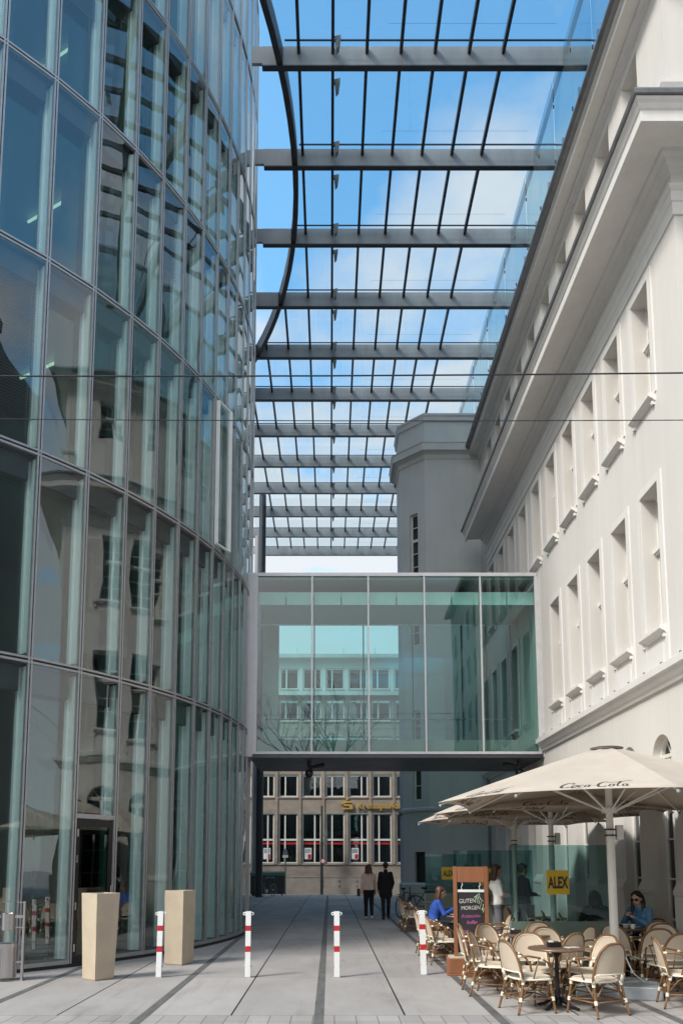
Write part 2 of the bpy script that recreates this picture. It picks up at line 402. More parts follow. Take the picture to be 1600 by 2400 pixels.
# ------------------------------------------------------------------ ground
def gz(y): return 0.0 if y < 42 else -(min(y, 60)-42)*.0245
def ground_mat():
    m, nt, out = new_mat('paving'); k = NT(nt)
    p = k.n('ShaderNodeBsdfPrincipled'); k.l(p.outputs[0], out.inputs[0])
    pos = k.pos(); sp = k.n('ShaderNodeSeparateXYZ'); k.l(pos, sp.inputs[0]); X, Y = sp.outputs[0], sp.outputs[1]
    def line(c, per, off, wd):          # 1 on a joint
        t = k.math('DIVIDE', k.math('SUBTRACT', c, off), per)
        d = k.math('ABSOLUTE', k.math('SUBTRACT', k.math('FRACT', k.math('ADD', t, .5)), .5))
        return k.math('LESS_THAN', d, wd/per)
    def cell(c, per, off): return k.math('FLOOR', k.math('DIVIDE', k.math('SUBTRACT', c, off), per))
    near = k.math('LESS_THAN', Y, 9.30)
    jl = line(X, 2.0, .862, .011)
    jc = line(Y, 3.05, 9.30, .006)
    jp = k.math('MAXIMUM', line(X, .2436, .05, .006), line(Y, .36, 9.30, .006))
    wh = k.n('ShaderNodeTexWhiteNoise', noise_dimensions='2D')
    cx = k.n('ShaderNodeMix'); cx.data_type = 'FLOAT'
    k.l(near, cx.inputs[0]); k.l(cell(X, 1.0, .862), cx.inputs[2]); k.l(cell(X, .2436, .05), cx.inputs[3])
    cyy = k.n('ShaderNodeMix'); cyy.data_type = 'FLOAT'
    k.l(near, cyy.inputs[0]); k.l(cell(Y, 3.05, 9.30), cyy.inputs[2]); k.l(cell(Y, .36, 9.30), cyy.inputs[3])
    cv = k.n('ShaderNodeCombineXYZ'); k.l(cx.outputs[0], cv.inputs[0]); k.l(cyy.outputs[0], cv.inputs[1]); k.l(cv.outputs[0], wh.inputs['Vector'])
    n1 = k.noise(k.scale(pos, (1.6,.7,1)), .9, 6, .6); n2 = k.noise(pos, 55, 3)
    base = k.ramp(n1, .25, .75, (.338,.311,.292,1), (.438,.407,.384,1))
    base = k.mix(.22, base, k.ramp(n2, .3, .7, (.72,.72,.72,1), (1,1,1,1)), 'MULTIPLY')
    tint = k.ramp(wh.outputs[0], 0, 1, (.82,.82,.825,1), (1,1,1,1))
    base = k.mix(1.0, base, tint, 'MULTIPLY')
    stain = k.ramp(k.noise(k.scale(pos, (1,.6,1)), .45, 8, .7), .56, .66, (1,1,1,1), (.84,.83,.82,1))
    base = k.mix(1.0, base, stain, 'MULTIPLY')
    vo = k.n('ShaderNodeTexVoronoi'); vo.inputs['Scale'].default_value = 2.2; k.l(pos, vo.inputs['Vector'])
    wn = k.n('ShaderNodeTexWhiteNoise', noise_dimensions='3D'); k.l(vo.outputs['Position'], wn.inputs['Vector'])
    gum = k.math('MULTIPLY', k.math('LESS_THAN', vo.outputs['Distance'], k.math('MULTIPLY_ADD', wn.outputs[0], .07, -.022)), .30)
    base = k.mix(gum, base, (.13,.125,.12,1))
    scuff = k.ramp(k.noise(k.scale(pos, (4,.35,1)), 1.1, 7, .7), .54, .70, (1,1,1,1), (.80,.795,.79,1))
    base = k.mix(.8, base, scuff, 'MULTIPLY')
    big = k.math('MULTIPLY', k.math('MAXIMUM', jl, k.math('MULTIPLY', jc, .6)), k.math('SUBTRACT', 1.0, near))
    j = k.math('MAXIMUM', big, k.math('MULTIPLY', k.math('MULTIPLY', jp, near), .55))
    col = k.mix(j, base, (.035,.033,.032,1))
    k.l(col, p.inputs['Base Color']); p.inputs['Roughness'].default_value = .9; p.inputs['Specular IOR Level'].default_value = .12
    bn = k.n('ShaderNodeBump'); bn.inputs['Strength'].default_value = .35; bn.inputs['Distance'].default_value = .01
    k.l(k.math('SUBTRACT', k.math('MULTIPLY', n2, .3), j), bn.inputs['Height']); k.l(bn.outputs[0], p.inputs['Normal'])
    return m
g = MB()
ys = [-300, -40, 0, 42, 44, 47, 50, 55, 60, 300]
for a, b in zip(ys, ys[1:]):
    g.quad((-300,a,gz(a)), (300,a,gz(a)), (300,b,gz(b)), (-300,b,gz(b)))
struct(g.build('plaza_pavement', ground_mat()))
M['channel'] = mat('drain_stone', (.115,.11,.105), .8, var=.25, scale=2.5, stretch=(3,1,1), bump=.3, bscale=40)
for xc in (-4.18, -2.13, -.127, 1.915, 3.87):
    mb = MB()
    y0 = 3.0 if xc > -4 else 8.0
    y1 = {-4.18: 13.6, -2.13: 19.5}.get(xc, 44)
    y = y0
    while y < y1-.01:                     # individual channel stones about a metre long
        e = min(y+1.0, y1)
        mb.box(xc-.055, xc+.055, y+.004, e-.004, gz(y)-.03, .004+gz(y))
        y = e
    struct(mb.build('drainage_channel', M['channel']))

# ------------------------------------------------------------------ right building
WX, CYN = 5.5, 11.45                     # side wall plane, near corner
PER, W0, WW = 1.4235, 12.54, .735
wy = [W0+i*PER for i in range(11)]
TFY = 27.4                               # stair tower front
hb = thing('historic_building', 'white stuccoed classical building with tall narrow windows and heavy cornice on the right', 'building', (WX, CYN, 0))
def B(mb, name, m, parent=hb, **kw):
    """build a mesh given in world coordinates under a parent whose origin is at (WX,CYN,0) or a child of it"""
    o = mb.build(name, m, None, **kw)
    o.parent = parent; o.matrix_parent_inverse = Matrix.Translation((-WX, -CYN, 0))
    return o
def B2(mb, name, m, parent, **kw):        # sub-part: its parent's own transform is identity in world
    o = mb.build(name, m, None, **kw); o.parent = parent
    return o

def wall_grid(mb, P, u0, u1, v0, v1, holes, dep, n, m=0, mr=0):
    """P(u,v,d) -> point, d = depth into the wall. holes: (ua,ub,va,vb,arch)"""
    us = sorted({u0, u1, *[h[0] for h in holes], *[h[1] for h in holes]})
    vs = sorted({v0, v1, *[h[2] for h in holes], *[h[3] for h in holes]})
    us = [u for u in us if u0 <= u <= u1]; vs = [v for v in vs if v0 <= v <= v1]
    for a, b in zip(us, us[1:]):
        run = None
        for c, d in zip(vs, vs[1:]):
            inside = any(h[0] <= (a+b)/2 <= h[1] and h[2] <= (c+d)/2 <= h[3] for h in holes)
            if not inside: mb.quad(P(a,c,0), P(b,c,0), P(b,d,0), P(a,d,0), m)
    for (a, b, c, d, arch) in holes:
        if not arch:
            mb.quad(P(a,c,0), P(a,d,0), P(a,d,dep), P(a,c,dep), mr)
            mb.quad(P(b,c,0), P(b,d,0), P(b,d,dep), P(b,c,dep), mr)
            mb.quad(P(a,d,0), P(b,d,0), P(b,d,dep), P(a,d,dep), mr)
            mb.quad(P(a,c,0), P(b,c,0), P(b,c,dep), P(a,c,dep), mr)
        else:
            r = (b-a)/2; mu = (a+b)/2; sp = d-r; N = 14
            mb.quad(P(a,c,0), P(a,sp,0), P(a,sp,dep), P(a,c,dep), mr)
            mb.quad(P(b,c,0), P(b,sp,0), P(b,sp,dep), P(b,c,dep), mr)
            mb.quad(P(a,c,0), P(b,c,0), P(b,c,dep), P(a,c,dep), mr)
            pts = [(mu-r*math.cos(PI*i/N), sp+r*math.sin(PI*i/N)) for i in range(N+1)]
            for (x1, y1), (x2, y2) in zip(pts, pts[1:]):
                mb.quad(P(x1,y1,0), P(x2,y2,0), P(x2,y2,dep), P(x1,y1,dep), mr)
                mb.quad(P(x1,y1,0), P(x2,y2,0), P(x2,d,0), P(x1,d,0), m)

side = lambda u, v, d: (WX+d, u, v)       # u = Y, d into the building
rows = [('attic', 15.0, 16.29), ('second', 9.66, 11.80), ('first', 5.62, 8.13)]
holes = []
for i, y in enumerate(wy):
    if y+WW > TFY-.3: continue
    for nm, za, zb in rows:
        if nm == 'first' and i in (5, 6): continue
        holes.append((y, y+WW, za, zb, False))
DEP = .27
mb = MB(); wall_grid(mb, side, CYN, TFY+3, 4.62, 16.7, holes, DEP, None)
# front wall
mb.quad((WX,CYN,4.62), (18,CYN,4.62), (18,CYN,16.7), (WX,CYN,16.7))
B(mb, 'upper_wall', M['stucco'])
# ground storey with tall arched openings
gh = []
for i, y in enumerate(wy):
    if y+WW > TFY-.3: continue
    gh.append((y, y+WW, .10, 3.87, True))
mb = MB(); wall_grid(mb, side, CYN, TFY+3, -.02, 4.62, gh, .16, None)
mb.quad((WX,CYN,-.02), (18,CYN,-.02), (18,CYN,4.62), (WX,CYN,4.62))
for i in range(len(gh)+1):               # plinth blocks at the foot of each pier
    ya = (wy[i-1]+WW) if i else CYN-.06
    yb = wy[i] if i < len(gh) else TFY
    mb.prism([(WX+.002, ya, 0), (WX-.07, ya, 0), (WX-.07, ya, 1.22), (WX-.09, ya, 1.25), (WX-.09, ya, 1.30), (WX-.03, ya, 1.42), (WX+.002, ya, 1.46)], (0, yb-ya, 0))
B(mb, 'ground_wall', M['stucco'])
# raised surrounds, aprons
mb = MB()
for i, y in enumerate(wy):
    if y+WW > TFY-.3: continue
    for nm, za, zb in rows[1:]:
        if nm == 'first' and i in (5, 6): continue
        t = .022; s_ = .15
        z0 = za if nm == 'second' else 4.95
        for (a, b, c, d) in ((y-s_, y-.005, z0, zb+s_), (y+WW+.005, y+WW+s_, z0, zb+s_), (y-.005, y+WW+.005, zb+.005, zb+s_)):
            mb.box(WX-t, WX+.01, a, b, c, d)
        if nm == 'first': mb.box(WX-.03, WX+.01, y+.06, y+WW-.06, 4.98, 5.36)
B(mb, 'window_surround', M['trim'])
def around(yend, xend=18): return lambda o: [(WX-o, yend), (WX-o, CYN-o), (xend, CYN-o)]
mb = MB()
mb.sweep([(-.02,4.60),(.05,4.60),(.07,4.66),(.10,4.68),(.14,4.74),(.15,4.78),(.20,4.80),(.20,4.92),(.17,4.94),(-.02,4.97)], around(TFY))
B(mb, 'string_course', M['trim'])
mb = MB()                                # architrave, frieze mouldings
mb.sweep([(-.02,12.05),(.03,12.05),(.03,12.26),(.05,12.28),(.05,12.44),(.07,12.46),(.10,12.50),(.10,12.54),(.03,12.56),(.03,12.74),
          (.07,12.77),(.09,12.82),(.15,12.86),(.18,12.92),(.25,12.95),(.27,13.0),(.72,12.97),(.72,12.90),(.80,12.90),(.80,13.08),(.82,13.10),(.85,13.16),(.89,13.20),(.89,13.24),(-.02,13.30)], around(26.3))
B(mb, 'main_cornice', M['trim'])
mb = MB(); mb.sweep([(.86,13.245),(.93,13.245),(.94,13.30),(.93,13.33),(.55,13.34),(.55,13.29)], around(26.3)); B(mb, 'cornice_gutter', M['gutter'])
mb = MB(); mb.sweep([(-.02,13.35),(.10,13.35),(.10,14.18),(.13,14.21),(.16,14.28),(.16,14.33),(-.02,14.38)], lambda o: [(WX-o, CYN+.30), (WX-o, CYN-o), (18, CYN-o)]); B(mb, 'attic_base', M['trim'])
mb = MB()
mb.sweep([(-.02,16.50),(.04,16.50),(.06,16.58),(.12,16.62),(.12,16.66),(.34,16.66),(.34,16.62),(.37,16.62),(.37,16.76),(.41,16.80),(-.02,16.84)], around(TFY+1.2)); B(mb, 'eaves', M['trim'])
mb = MB(); mb.sweep([(.38,16.805),(.50,16.805),(.56,16.87),(.56,16.93),(.50,16.94),(-6,17.2)], lambda o: [(WX-o, TFY+1.2), (WX-o, CYN-min(o, .56)), (18, CYN-min(o, .56))]); B(mb, 'eaves_gutter', M['gutter'])
# windows
def make_window(y, za, zb, arch, dep, ncross, sill, detail=True):
    f = MB(); xf_ = WX+dep
    fr = .045
    a, b = y, y+WW
    top = zb if not arch else zb-WW/2
    f.box(xf_, xf_+.05, a, a+fr, za, top); f.box(xf_, xf_+.05, b-fr, b, za, top)
    f.box(xf_+.001, xf_+.05, a+fr, b-fr, za, za+.06)
    f.box(xf_-.02, xf_+.05, (a+b)/2-.03, (a+b)/2+.03, za+.06, top-.04)
    f.box(xf_-.025, xf_+.05, a+fr, (a+b)/2-.03, top-.06, top); f.box(xf_-.025, xf_+.05, (a+b)/2+.03, b-fr, top-.06, top)
    tr = za+(top-za)*.62
    if not arch:
        f.box(xf_-.09, xf_+.05, a+.003, b-.003, tr-.035, tr+.035); f.box(xf_-.06, xf_+.05, a+.003, b-.003, tr-.07, tr-.035)
    for i in range(1, ncross):
        z = za+.06+(top-za-.1)*i/ncross
        if abs(z-tr) > .12 or arch:
            f.box(xf_+.004, xf_+.04, a+fr, (a+b)/2-.03, z-.014, z+.014); f.box(xf_+.004, xf_+.04, (a+b)/2+.03, b-fr, z-.014, z+.014)
    if arch:
        rr = WW/2; c = (a+b)/2; N = 14
        f.box(xf_-.04, xf_+.05, a+.003, b-.003, top-.01, top+.05)
        for i in range(N):
            t1, t2 = PI*i/N, PI*(i+1)/N
            o1 = (c-rr*math.cos(t1), top+rr*math.sin(t1)); o2 = (c-rr*math.cos(t2), top+rr*math.sin(t2))
            i1 = (c-(rr-.05)*math.cos(t1), top+(rr-.05)*math.sin(t1)); i2 = (c-(rr-.05)*math.cos(t2), top+(rr-.05)*math.sin(t2))
            f.prism([(xf_-.03,*o1), (xf_-.03,*o2), (xf_-.03,*i2), (xf_-.03,*i1)], (.08,0,0))
        for t in (.3, .5, .7):
            f.tube([(xf_+.02, c-.05*math.cos(PI*t), top+.05*math.sin(PI*t)), (xf_+.02, c-(rr-.05)*math.cos(PI*t), top+(rr-.05)*math.sin(PI*t))], .012, 5)
    o = B(f, 'window', M['winwhite'])
    p = MB(); p.quad((xf_+.03,a,za), (xf_+.03,b,za), (xf_+.03,b,zb), (xf_+.03,a,zb))
    B2(p, 'pane', M['winglass'], o, fixn=False)
    if detail:
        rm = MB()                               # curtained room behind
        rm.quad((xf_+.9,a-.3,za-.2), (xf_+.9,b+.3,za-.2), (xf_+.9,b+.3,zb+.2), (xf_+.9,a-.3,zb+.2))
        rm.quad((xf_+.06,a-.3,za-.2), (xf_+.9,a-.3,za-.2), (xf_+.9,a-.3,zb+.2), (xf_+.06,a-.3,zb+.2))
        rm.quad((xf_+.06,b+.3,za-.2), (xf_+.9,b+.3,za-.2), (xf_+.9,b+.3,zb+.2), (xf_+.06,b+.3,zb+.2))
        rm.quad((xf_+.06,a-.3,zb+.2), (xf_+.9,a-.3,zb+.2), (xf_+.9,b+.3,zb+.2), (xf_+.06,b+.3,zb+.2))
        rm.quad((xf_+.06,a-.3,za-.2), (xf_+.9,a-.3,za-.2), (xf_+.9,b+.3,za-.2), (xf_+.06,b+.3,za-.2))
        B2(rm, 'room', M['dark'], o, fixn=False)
    if sill:
        s_ = MB()
        e = .09
        pr = [(.02,za-.13),(-.03,za-.13),(-.045,za-.105),(-.085,za-.085),(-.125,za-.06),(-.125,za-.012),(-.115,za-.003),(.02,za+.004)]
        s_.prism([(WX+q, a-e, z) for q, z in pr], (0, WW+2*e, 0))
        s_.box(WX-.01, WX+dep, a+.002, b-.002, za-.001, za+.006)
        s_.box(WX-.06, WX+.01, a-e+.03, a-e+.08, za-.19, za-.132); s_.box(WX-.06, WX+.01, b+e-.08, b+e-.03, za-.19, za-.132)
        for q in range(11):                      # pigeon spikes
            yy = a-e+.03+(WW+2*e-.06)*q/10
            s_.tube([(WX-.12, yy, za-.01), (WX-.13+random.uniform(-.02,.02), yy+random.uniform(-.02,.02), za+.085)], .0025, 4)
        B2(s_, 'sill', M['trim'], o)
    return o
for i, y in enumerate(wy):
    if y+WW > TFY-.3: continue
    for nm, za, zb in rows:
        if nm == 'first' and i in (5, 6): continue
        make_window(y, za, zb, False, DEP, 5 if nm != 'attic' else 3, nm != 'attic')
    make_window(y, .10, 3.87, True, .16, 5, False)
# lightning rod line and downpipe
mb = MB(); mb.tube([(WX-.06, 26.9, 0.1), (WX-.06, 26.9, 12.0)], .045, 8); B(mb, 'downpipe', M['gutter'])
# fixing lugs on the string course
mb = MB()
for i in range(22): mb.box(WX-.16, WX-.13, 11.7+i*.7, 11.73+i*.7, 4.94, 4.975)
B(mb, 'cornice_clip', M['gutter'])

# stair tower at the far end: chamfered
st = MB()
cha = Vector((2.63-3.48, 28.25-TFY, 0)); chl = cha.length; cha /= chl; chn = Vector((-cha.y, cha.x, 0))  # along chamfer; inward normal
chn = Vector((.7071, .7071, 0))
cP = lambda u, v, d: tuple(Vector((3.48, TFY, v)) + cha*u + chn*d)
th = [(.36, .74, 9.6, 14.6, False), (.36, .74, 3.95, 7.2, False), (.22, .70, 0.02, 2.15, False)]
st.quad((WX+.3,TFY,-.02), (3.48,TFY,-.02), (3.48,TFY,18.2), (WX+.3,TFY,18.2))
wall_grid(st, cP, 0, chl, -.02, 18.2, th, .16, None)
st.quad((2.63,28.25,-.02), (2.63,29.5,-.02), (2.63,29.5,18.2), (2.63,28.25,18.2)); st.quad((2.63,29.5,-.02), (3.6,30.5,-.02), (3.6,30.5,18.2), (2.63,29.5,18.2)); st.quad((3.6,30.5,-.02), (WX+.3,30.5,-.02), (WX+.3,30.5,18.2), (3.6,30.5,18.2))
st.prism([(WX+.3,TFY,18.2), (3.48,TFY,18.2), (2.63,28.25,18.2), (2.63,29.5,18.2), (3.6,30.5,18.2), (WX+.3,30.5,18.2)], (0,0,.02))
tower = B(st, 'stair_tower', M['tower_stucco'])
def tpath(o): return [(WX+.2, TFY-o), (3.48-o*.414, TFY-o), (2.63-o, 28.25-o*.414), (2.63-o, 29.5+o*.414), (3.6-o*.414, 30.5+o), (WX+.2, 30.5+o)]
mb = MB(); mb.sweep([(-.02,16.55),(.03,16.55),(.05,16.70),(.22,16.80),(.22,16.78),(.26,16.78),(.27,17.02),(.30,17.06),(-.02,17.12)], tpath)
B2(mb, 'tower_cornice', M['tower_stucco'], tower)
mb = MB(); mb.sweep([(-.02,18.0),(.05,18.02),(.06,18.18),(.09,18.22),(.09,18.30),(-.2,18.33)], tpath); B2(mb, 'parapet_cap', M['tower_stucco'], tower)
mb = MB(); mb.sweep([(-.02,3.52),(.04,3.54),(.07,3.60),(.07,3.66),(-.02,3.74)], tpath); B2(mb, 'tower_moulding', M['tower_stucco'], tower)
mb = MB(); mb.sweep([(-.02,.02),(.05,.02),(.05,1.0),(-.02,1.08)], tpath); B2(mb, 'tower_plinth', M['tower_stucco'], tower)
for (a, b, c, d, _) in th:
    f = MB()
    door = c < 1
    for (u0, u1, v0, v1) in ((a, a+.05, c, d), (b-.05, b, c, d), (a+.05, b-.05, d-.05, d), (a+.05, b-.05, c, c+.06)):
        f.obox(cP(u0, v0, .10), cha*(u1-u0), chn*.05, (0,0,v1-v0))
    nn = 0 if door else int((d-c)/.5)
    for i in range(1, nn):
        z = c+(d-c)*i/nn; th_ = .05 if i % 4 == 0 else .014
        f.obox(cP(a+.05, z-th_, .105), cha*(b-a-.1), chn*.04, (0,0,th_*2))
    o = B2(f, 'tower_door' if door else 'tower_window', M['winwhite'] if not door else M['dark'], tower)
    bk = MB(); bk.quad(cP(a-.0,c,.18), cP(b,c,.18), cP(b,d,.18), cP(a,d,.18))
    B2(bk, 'dark_glazing', M['dark'], tower, fixn=False)

# ------------------------------------------------------------------ round glass building (left)
GC = Vector((-13, 20.2, 0)); GR = 10.87
def gp(a, r=GR, z=0.0):
    a = R(a); return Vector((GC.x+r*math.cos(a), GC.y+r*math.sin(a), z))
ANG = [-57.4,-52.5,-47.6,-42.7,-37.75,-33.1,-29.0,-25.0,-21.2,-17.55,-14.1,-10.8,-7.5,-4.2,-.9,2.4,5.7,9.2]
FL = [0.0, 5.12, 8.78, 12.42, 16.04, 19.68, 23.32, 26.96]
gt = thing('glass_building', 'curved office building with a double glass facade and silver mullions on the left', 'building')
def G(mb, name, m, parent=gt, **kw): return mb.build(name, m, parent, **kw)
def arc_strip(mb, r, z0, z1, a0, a1, n, m=0):
    for i in range(n):
        q0 = a0+(a1-a0)*i/n; q1 = a0+(a1-a0)*(i+1)/n
        mb.quad(gp(q0,r,z0), gp(q1,r,z0), gp(q1,r,z1), gp(q0,r,z1), m)
def arc_ring(mb, r0, r1, z0, z1, angs, m=0):
    """solid ring segment following a list of angles"""
    for i, (a, b) in enumerate(zip(angs, angs[1:])):
        mb.quad(gp(a,r0,z0), gp(b,r0,z0), gp(b,r0,z1), gp(a,r0,z1), m)
        mb.quad(gp(a,r1,z0), gp(b,r1,z0), gp(b,r1,z1), gp(a,r1,z1), m)
        mb.quad(gp(a,r0,z0), gp(a,r1,z0), gp(b,r1,z0), gp(b,r0,z0), m)
        mb.quad(gp(a,r0,z1), gp(a,r1,z1), gp(b,r1,z1), gp(b,r0,z1), m)
    for a in (angs[0], angs[-1]): mb.quad(gp(a,r0,z0), gp(a,r1,z0), gp(a,r1,z1), gp(a,r0,z1), m)
TOPZ = FL[-1]+.2
def radial_box(mb, a, da0, da1, r0, r1, z0, z1, m=0):
    """box whose faces run along the tangent offsets da0..da1 (metres) and radii r0..r1"""
    n = Vector((math.cos(R(a)), math.sin(R(a)), 0)); t = Vector((-n.y, n.x, 0))
    o = GC + n*r0 + t*da0 + Vector((0,0,z0))
    mb.obox(o, t*(da1-da0), n*(r1-r0), (0,0,z1-z0), m)
for a in ANG:                              # mullions: two silver flanges round a dark joint
    mb = MB()
    radial_box(mb, a, -.038, -.010, GR-.05, GR+.022, .06, TOPZ, 0)
    radial_box(mb, a, .010, .038, GR-.05, GR+.022, .06, TOPZ, 0)
    radial_box(mb, a, -.0095, .0095, GR-.05, GR+.002, .06, TOPZ, 1)
    G(mb, 'mullion', [M['alu'], M['alu_dark']])
for z in FL[1:]:
    mb = MB()
    fine = ANG
    arc_ring(mb, GR-.048, GR+.020, z-.055, z-.018, fine, 0)
    arc_ring(mb, GR-.048, GR+.020, z+.018, z+.055, fine, 0)
    arc_ring(mb, GR-.048, GR-.002, z-.0175, z+.0175, fine, 1)
    G(mb, 'transom', [M['alu'], M['alu_dark']])
mb = MB(); arc_ring(mb, GR-.3, GR+.03, -.02, .055, ANG); G(mb, 'base_plinth', M['alu_dark'])
for sl in (ANG[:5], ANG[5:]):
    mb = MB(); arc_ring(mb, GR-.048, GR+.020, .056, .12, sl); G(mb, 'sill_rail', M['alu'])
rnd = random.Random(3)
extra = MB()
vis = {0:3,1:4,2:5,3:5,4:5,5:6}
for i, (a, b) in enumerate(zip(ANG, ANG[1:])):
    for f in range(len(FL)-1):
        z0, z1 = FL[f]+(.057 if f else .12), FL[f+1]-.057
        if i == 4-0 and f == 0: z0 = 2.62
        # a pane is its own sheet, set a hair off true so reflections break at the joints
        dt = rnd.uniform(-.006, .006); dz = rnd.uniform(-.012, .012)
        pa, pb = gp(a, GR, 0), gp(b, GR, 0)
        t = (pb-pa).normalized(); n = Vector((t.y, -t.x, 0))
        pa = pa+t*.036; pb = pb-t*.036
        pts = [pa+n*(-dt-dz), pb+n*(dt-dz), pb+n*(dt+dz), pa+n*(-dt+dz)]
        zz = [z0, z0, z1, z1]
        q = [(p.x, p.y, z) for p, z in zip(pts, zz)]
        if f < vis.get(i, 7) and i > 1:
            if i == 9 and f == 2: continue          # this one stands open
            mb = MB(); mb.quad(*q); o = G(mb, 'glass_panel', M['tower_glass'], fixn=False)
            # blind box behind the head of the pane, and its end caps
            bb = MB(); h_ = .42 if f else .44
            p0, p1 = pa-n*.10, pb-n*.10-t*.10
            bb.obox((p0.x,p0.y,z1-h_), p1-p0, -n*.16, (0,0,h_))
            bb.obox((p0.x,p0.y,z1-h_-.03), p1-p0, -n*.10, (0,0,.028))
            bb.build('blind_box', M['blind'], o)
        else: extra.quad(*q)
o = G(extra, 'glass_panel', M['tower_glass'], fixn=False); o['kind'] = 'stuff'
# white jambs of the inner windows behind each mullion, lit by the sun
for a in ANG:
    mb = MB()
    for f in range(len(FL)-1):
        z0, z1 = FL[f]+.13, FL[f+1]-.10
        radial_box(mb, a, -.045, .012, GR-.27, GR-.075, z0, z1, 0)
        radial_box(mb, a, -.085, -.046, GR-.33, GR-.22, z0, z1, 0)
        radial_box(mb, a, .013, .07, GR-.33, GR-.23, z0, z1, 0)
    G(mb, 'inner_jamb', M['alu_white'])
for f in range(len(FL)-1):
    mb = MB(); z0, z1 = FL[f]+.13, FL[f+1]-.12
    for a, b in zip(ANG, ANG[1:]): mb.quad(gp(a,GR-.29,z0), gp(b,GR-.29,z0), gp(b,GR-.29,z1), gp(a,GR-.29,z1))
    G(mb, 'inner_glazing', M['inner_glass'], fixn=False)
for (i, f, fr) in ((2, 2, .80), (3, 4, .35), (6, 3, .45), (8, 1, .3)):
    mb = MB(); z1 = FL[f+1]-.5; z = z1; zlo = z1-(FL[f+1]-FL[f]-.6)*fr
    p0, p1 = gp(ANG[i], GR-.19), gp(ANG[i+1], GR-.19); t_ = (p1-p0).normalized(); n_ = Vector((t_.y, -t_.x, 0))
    while z > zlo:
        a_ = p0+t_*.08; b_ = p1-t_*.10
        mb.quad((a_.x,a_.y,z), (b_.x,b_.y,z), (b_.x+n_.x*.05,b_.y+n_.y*.05,z-.028), (a_.x+n_.x*.05,a_.y+n_.y*.05,z-.028)); z -= .055
    G(mb, 'venetian_blind', M['panel'], fixn=False)
for z in FL[1:]:
    mb = MB(); arc_ring(mb, 5.0, GR-.30, z-.42, z-.05, list(range(-62, 16, 4)), 0)
    arc_ring(mb, GR-.30, GR-.07, z-.10, z-.02, list(range(-62, 16, 4)), 1)
    G(mb, 'floor_slab', [M['ceil'], M['alu_dark']])
mb = MB(); arc_strip(mb, 6.4, 0, TOPZ, -80, 30, 24); G(mb, 'core_wall', M['core'], smooth=True)
for z in FL[1:6]:                          # strip lights under the ceilings
    for a in ((-45.6, -36) if z > 10 else ()):
        mb = MB(); c0, c1 = gp(a, 8.0, z-.50), gp(a+1, 9.4, z-.50)
        mb.tube([c0, c1], .03, 6); G(mb, 'ceiling_light', M['light'])
for a in (-54.0, -45.5, -36.5, -27.5, -18.5, -9.5, -.5):   # round concrete columns inside
    mb = MB(); p = gp(a, GR-1.25); mb.lathe([(.17, 0), (.17, TOPZ-.3)], p.x, p.y, 16); G(mb, 'inner_column', M['ceil'], smooth=True)
mb = MB(); angs = [9.3+(302.4-9.3)*i/48 for i in range(49)]
arc_ring(mb, GR-.25, GR, -.02, TOPZ, angs); G(mb, 'rear_wall', M['panel'])
mb = MB(); arc_ring(mb, 0.05, GR, TOPZ, TOPZ+.3, [12*i for i in range(31)]); G(mb, 'roof', M['panel'])
# door leaf in the fifth bay
a, b = ANG[4], ANG[5]; pa, pb = gp(a), gp(b); t = (pb-pa).normalized(); n = Vector((t.y, -t.x, 0)); L_ = (pb-pa).length
def dbox(mb, s0, s1, d0, d1, z0, z1, m=0): mb.obox(pa+t*s0+n*d0+Vector((0,0,z0)), t*(s1-s0), n*(d1-d0), (0,0,z1-z0), m)
mb = MB()
dbox(mb, .04, L_-.04, -.05, .015, 2.52, 2.60)
dr = G(mb, 'door_head', M['alu'])
mb = MB()
dbox(mb, .05, .13, -.05, .0, .05, 2.51); dbox(mb, L_-.13, L_-.05, -.05, .0, .05, 2.51); dbox(mb, .13, L_-.13, -.05, .0, 2.38, 2.51); dbox(mb, .13, L_-.13, -.05, .0, .05, .17)
door = G(mb, 'door', M['black'])
mb = MB(); dbox(mb, .13, L_-.13, -.030, -.022, .17, 2.38); mb.build('door_glass', M['inner_glass'], door, fixn=False)
for z in (.25, .95, 1.75, 2.2):
    mb = MB(); dbox(mb, .055, .085, .002, .03, z, z+.13); mb.build('hinge', M['stainless'], door)
mb = MB(); q0 = pa+t*(L_-.09)+n*.05; mb.tube([q0+Vector((0,0,.9)), q0+Vector((0,0,1.35))], .014, 8); mb.build('handle', M['stainless'], door)
# pane swung open between the second and third floors
mb = MB(); a, b = ANG[9], ANG[10]; pa, pb = gp(a), gp(b); t0 = (pb-pa).normalized(); n0 = Vector((t0.y, -t0.x, 0))
hinge = pa+t0*.03+n0*.03; ang = R(9); d = t0*math.cos(ang)+n0*math.sin(ang); dn = Vector((d.y, -d.x, 0))
z0, z1 = FL[2]+.10, FL[3]-.10; Lp = (pb-pa).length-.07
for (s0, s1, za, zb) in ((0,.05,z0,z1), (Lp-.10,Lp,z0,z1), (.05,Lp-.10,z0,z0+.03), (.05,Lp-.10,z1-.03,z1)):
    mb.obox(hinge+d*s0+Vector((0,0,za)), d*(s1-s0), dn*.07, (0,0,zb-za))
vw = G(mb, 'open_window', M['alu_white'])
mb = MB(); qa, qb = hinge+d*.05+dn*.03, hinge+d*(Lp-.05)+dn*.03
mb.quad((qa.x,qa.y,z0+.05), (qb.x,qb.y,z0+.05), (qb.x,qb.y,z1-.05), (qa.x,qa.y,z1-.05)); mb.build('open_pane', M['tower_glass'], vw, fixn=False)
mb = MB(); q1 = pb-t0*.1+n0*.03
for z in (z0+.02,): mb.prism([tuple(hinge+Vector((0,0,z))), tuple(hinge+d*.5+Vector((0,0,z))), tuple(q1+Vector((0,0,z)))], (0,0,.1))
mb.build('stay_arm', M['black'], vw)

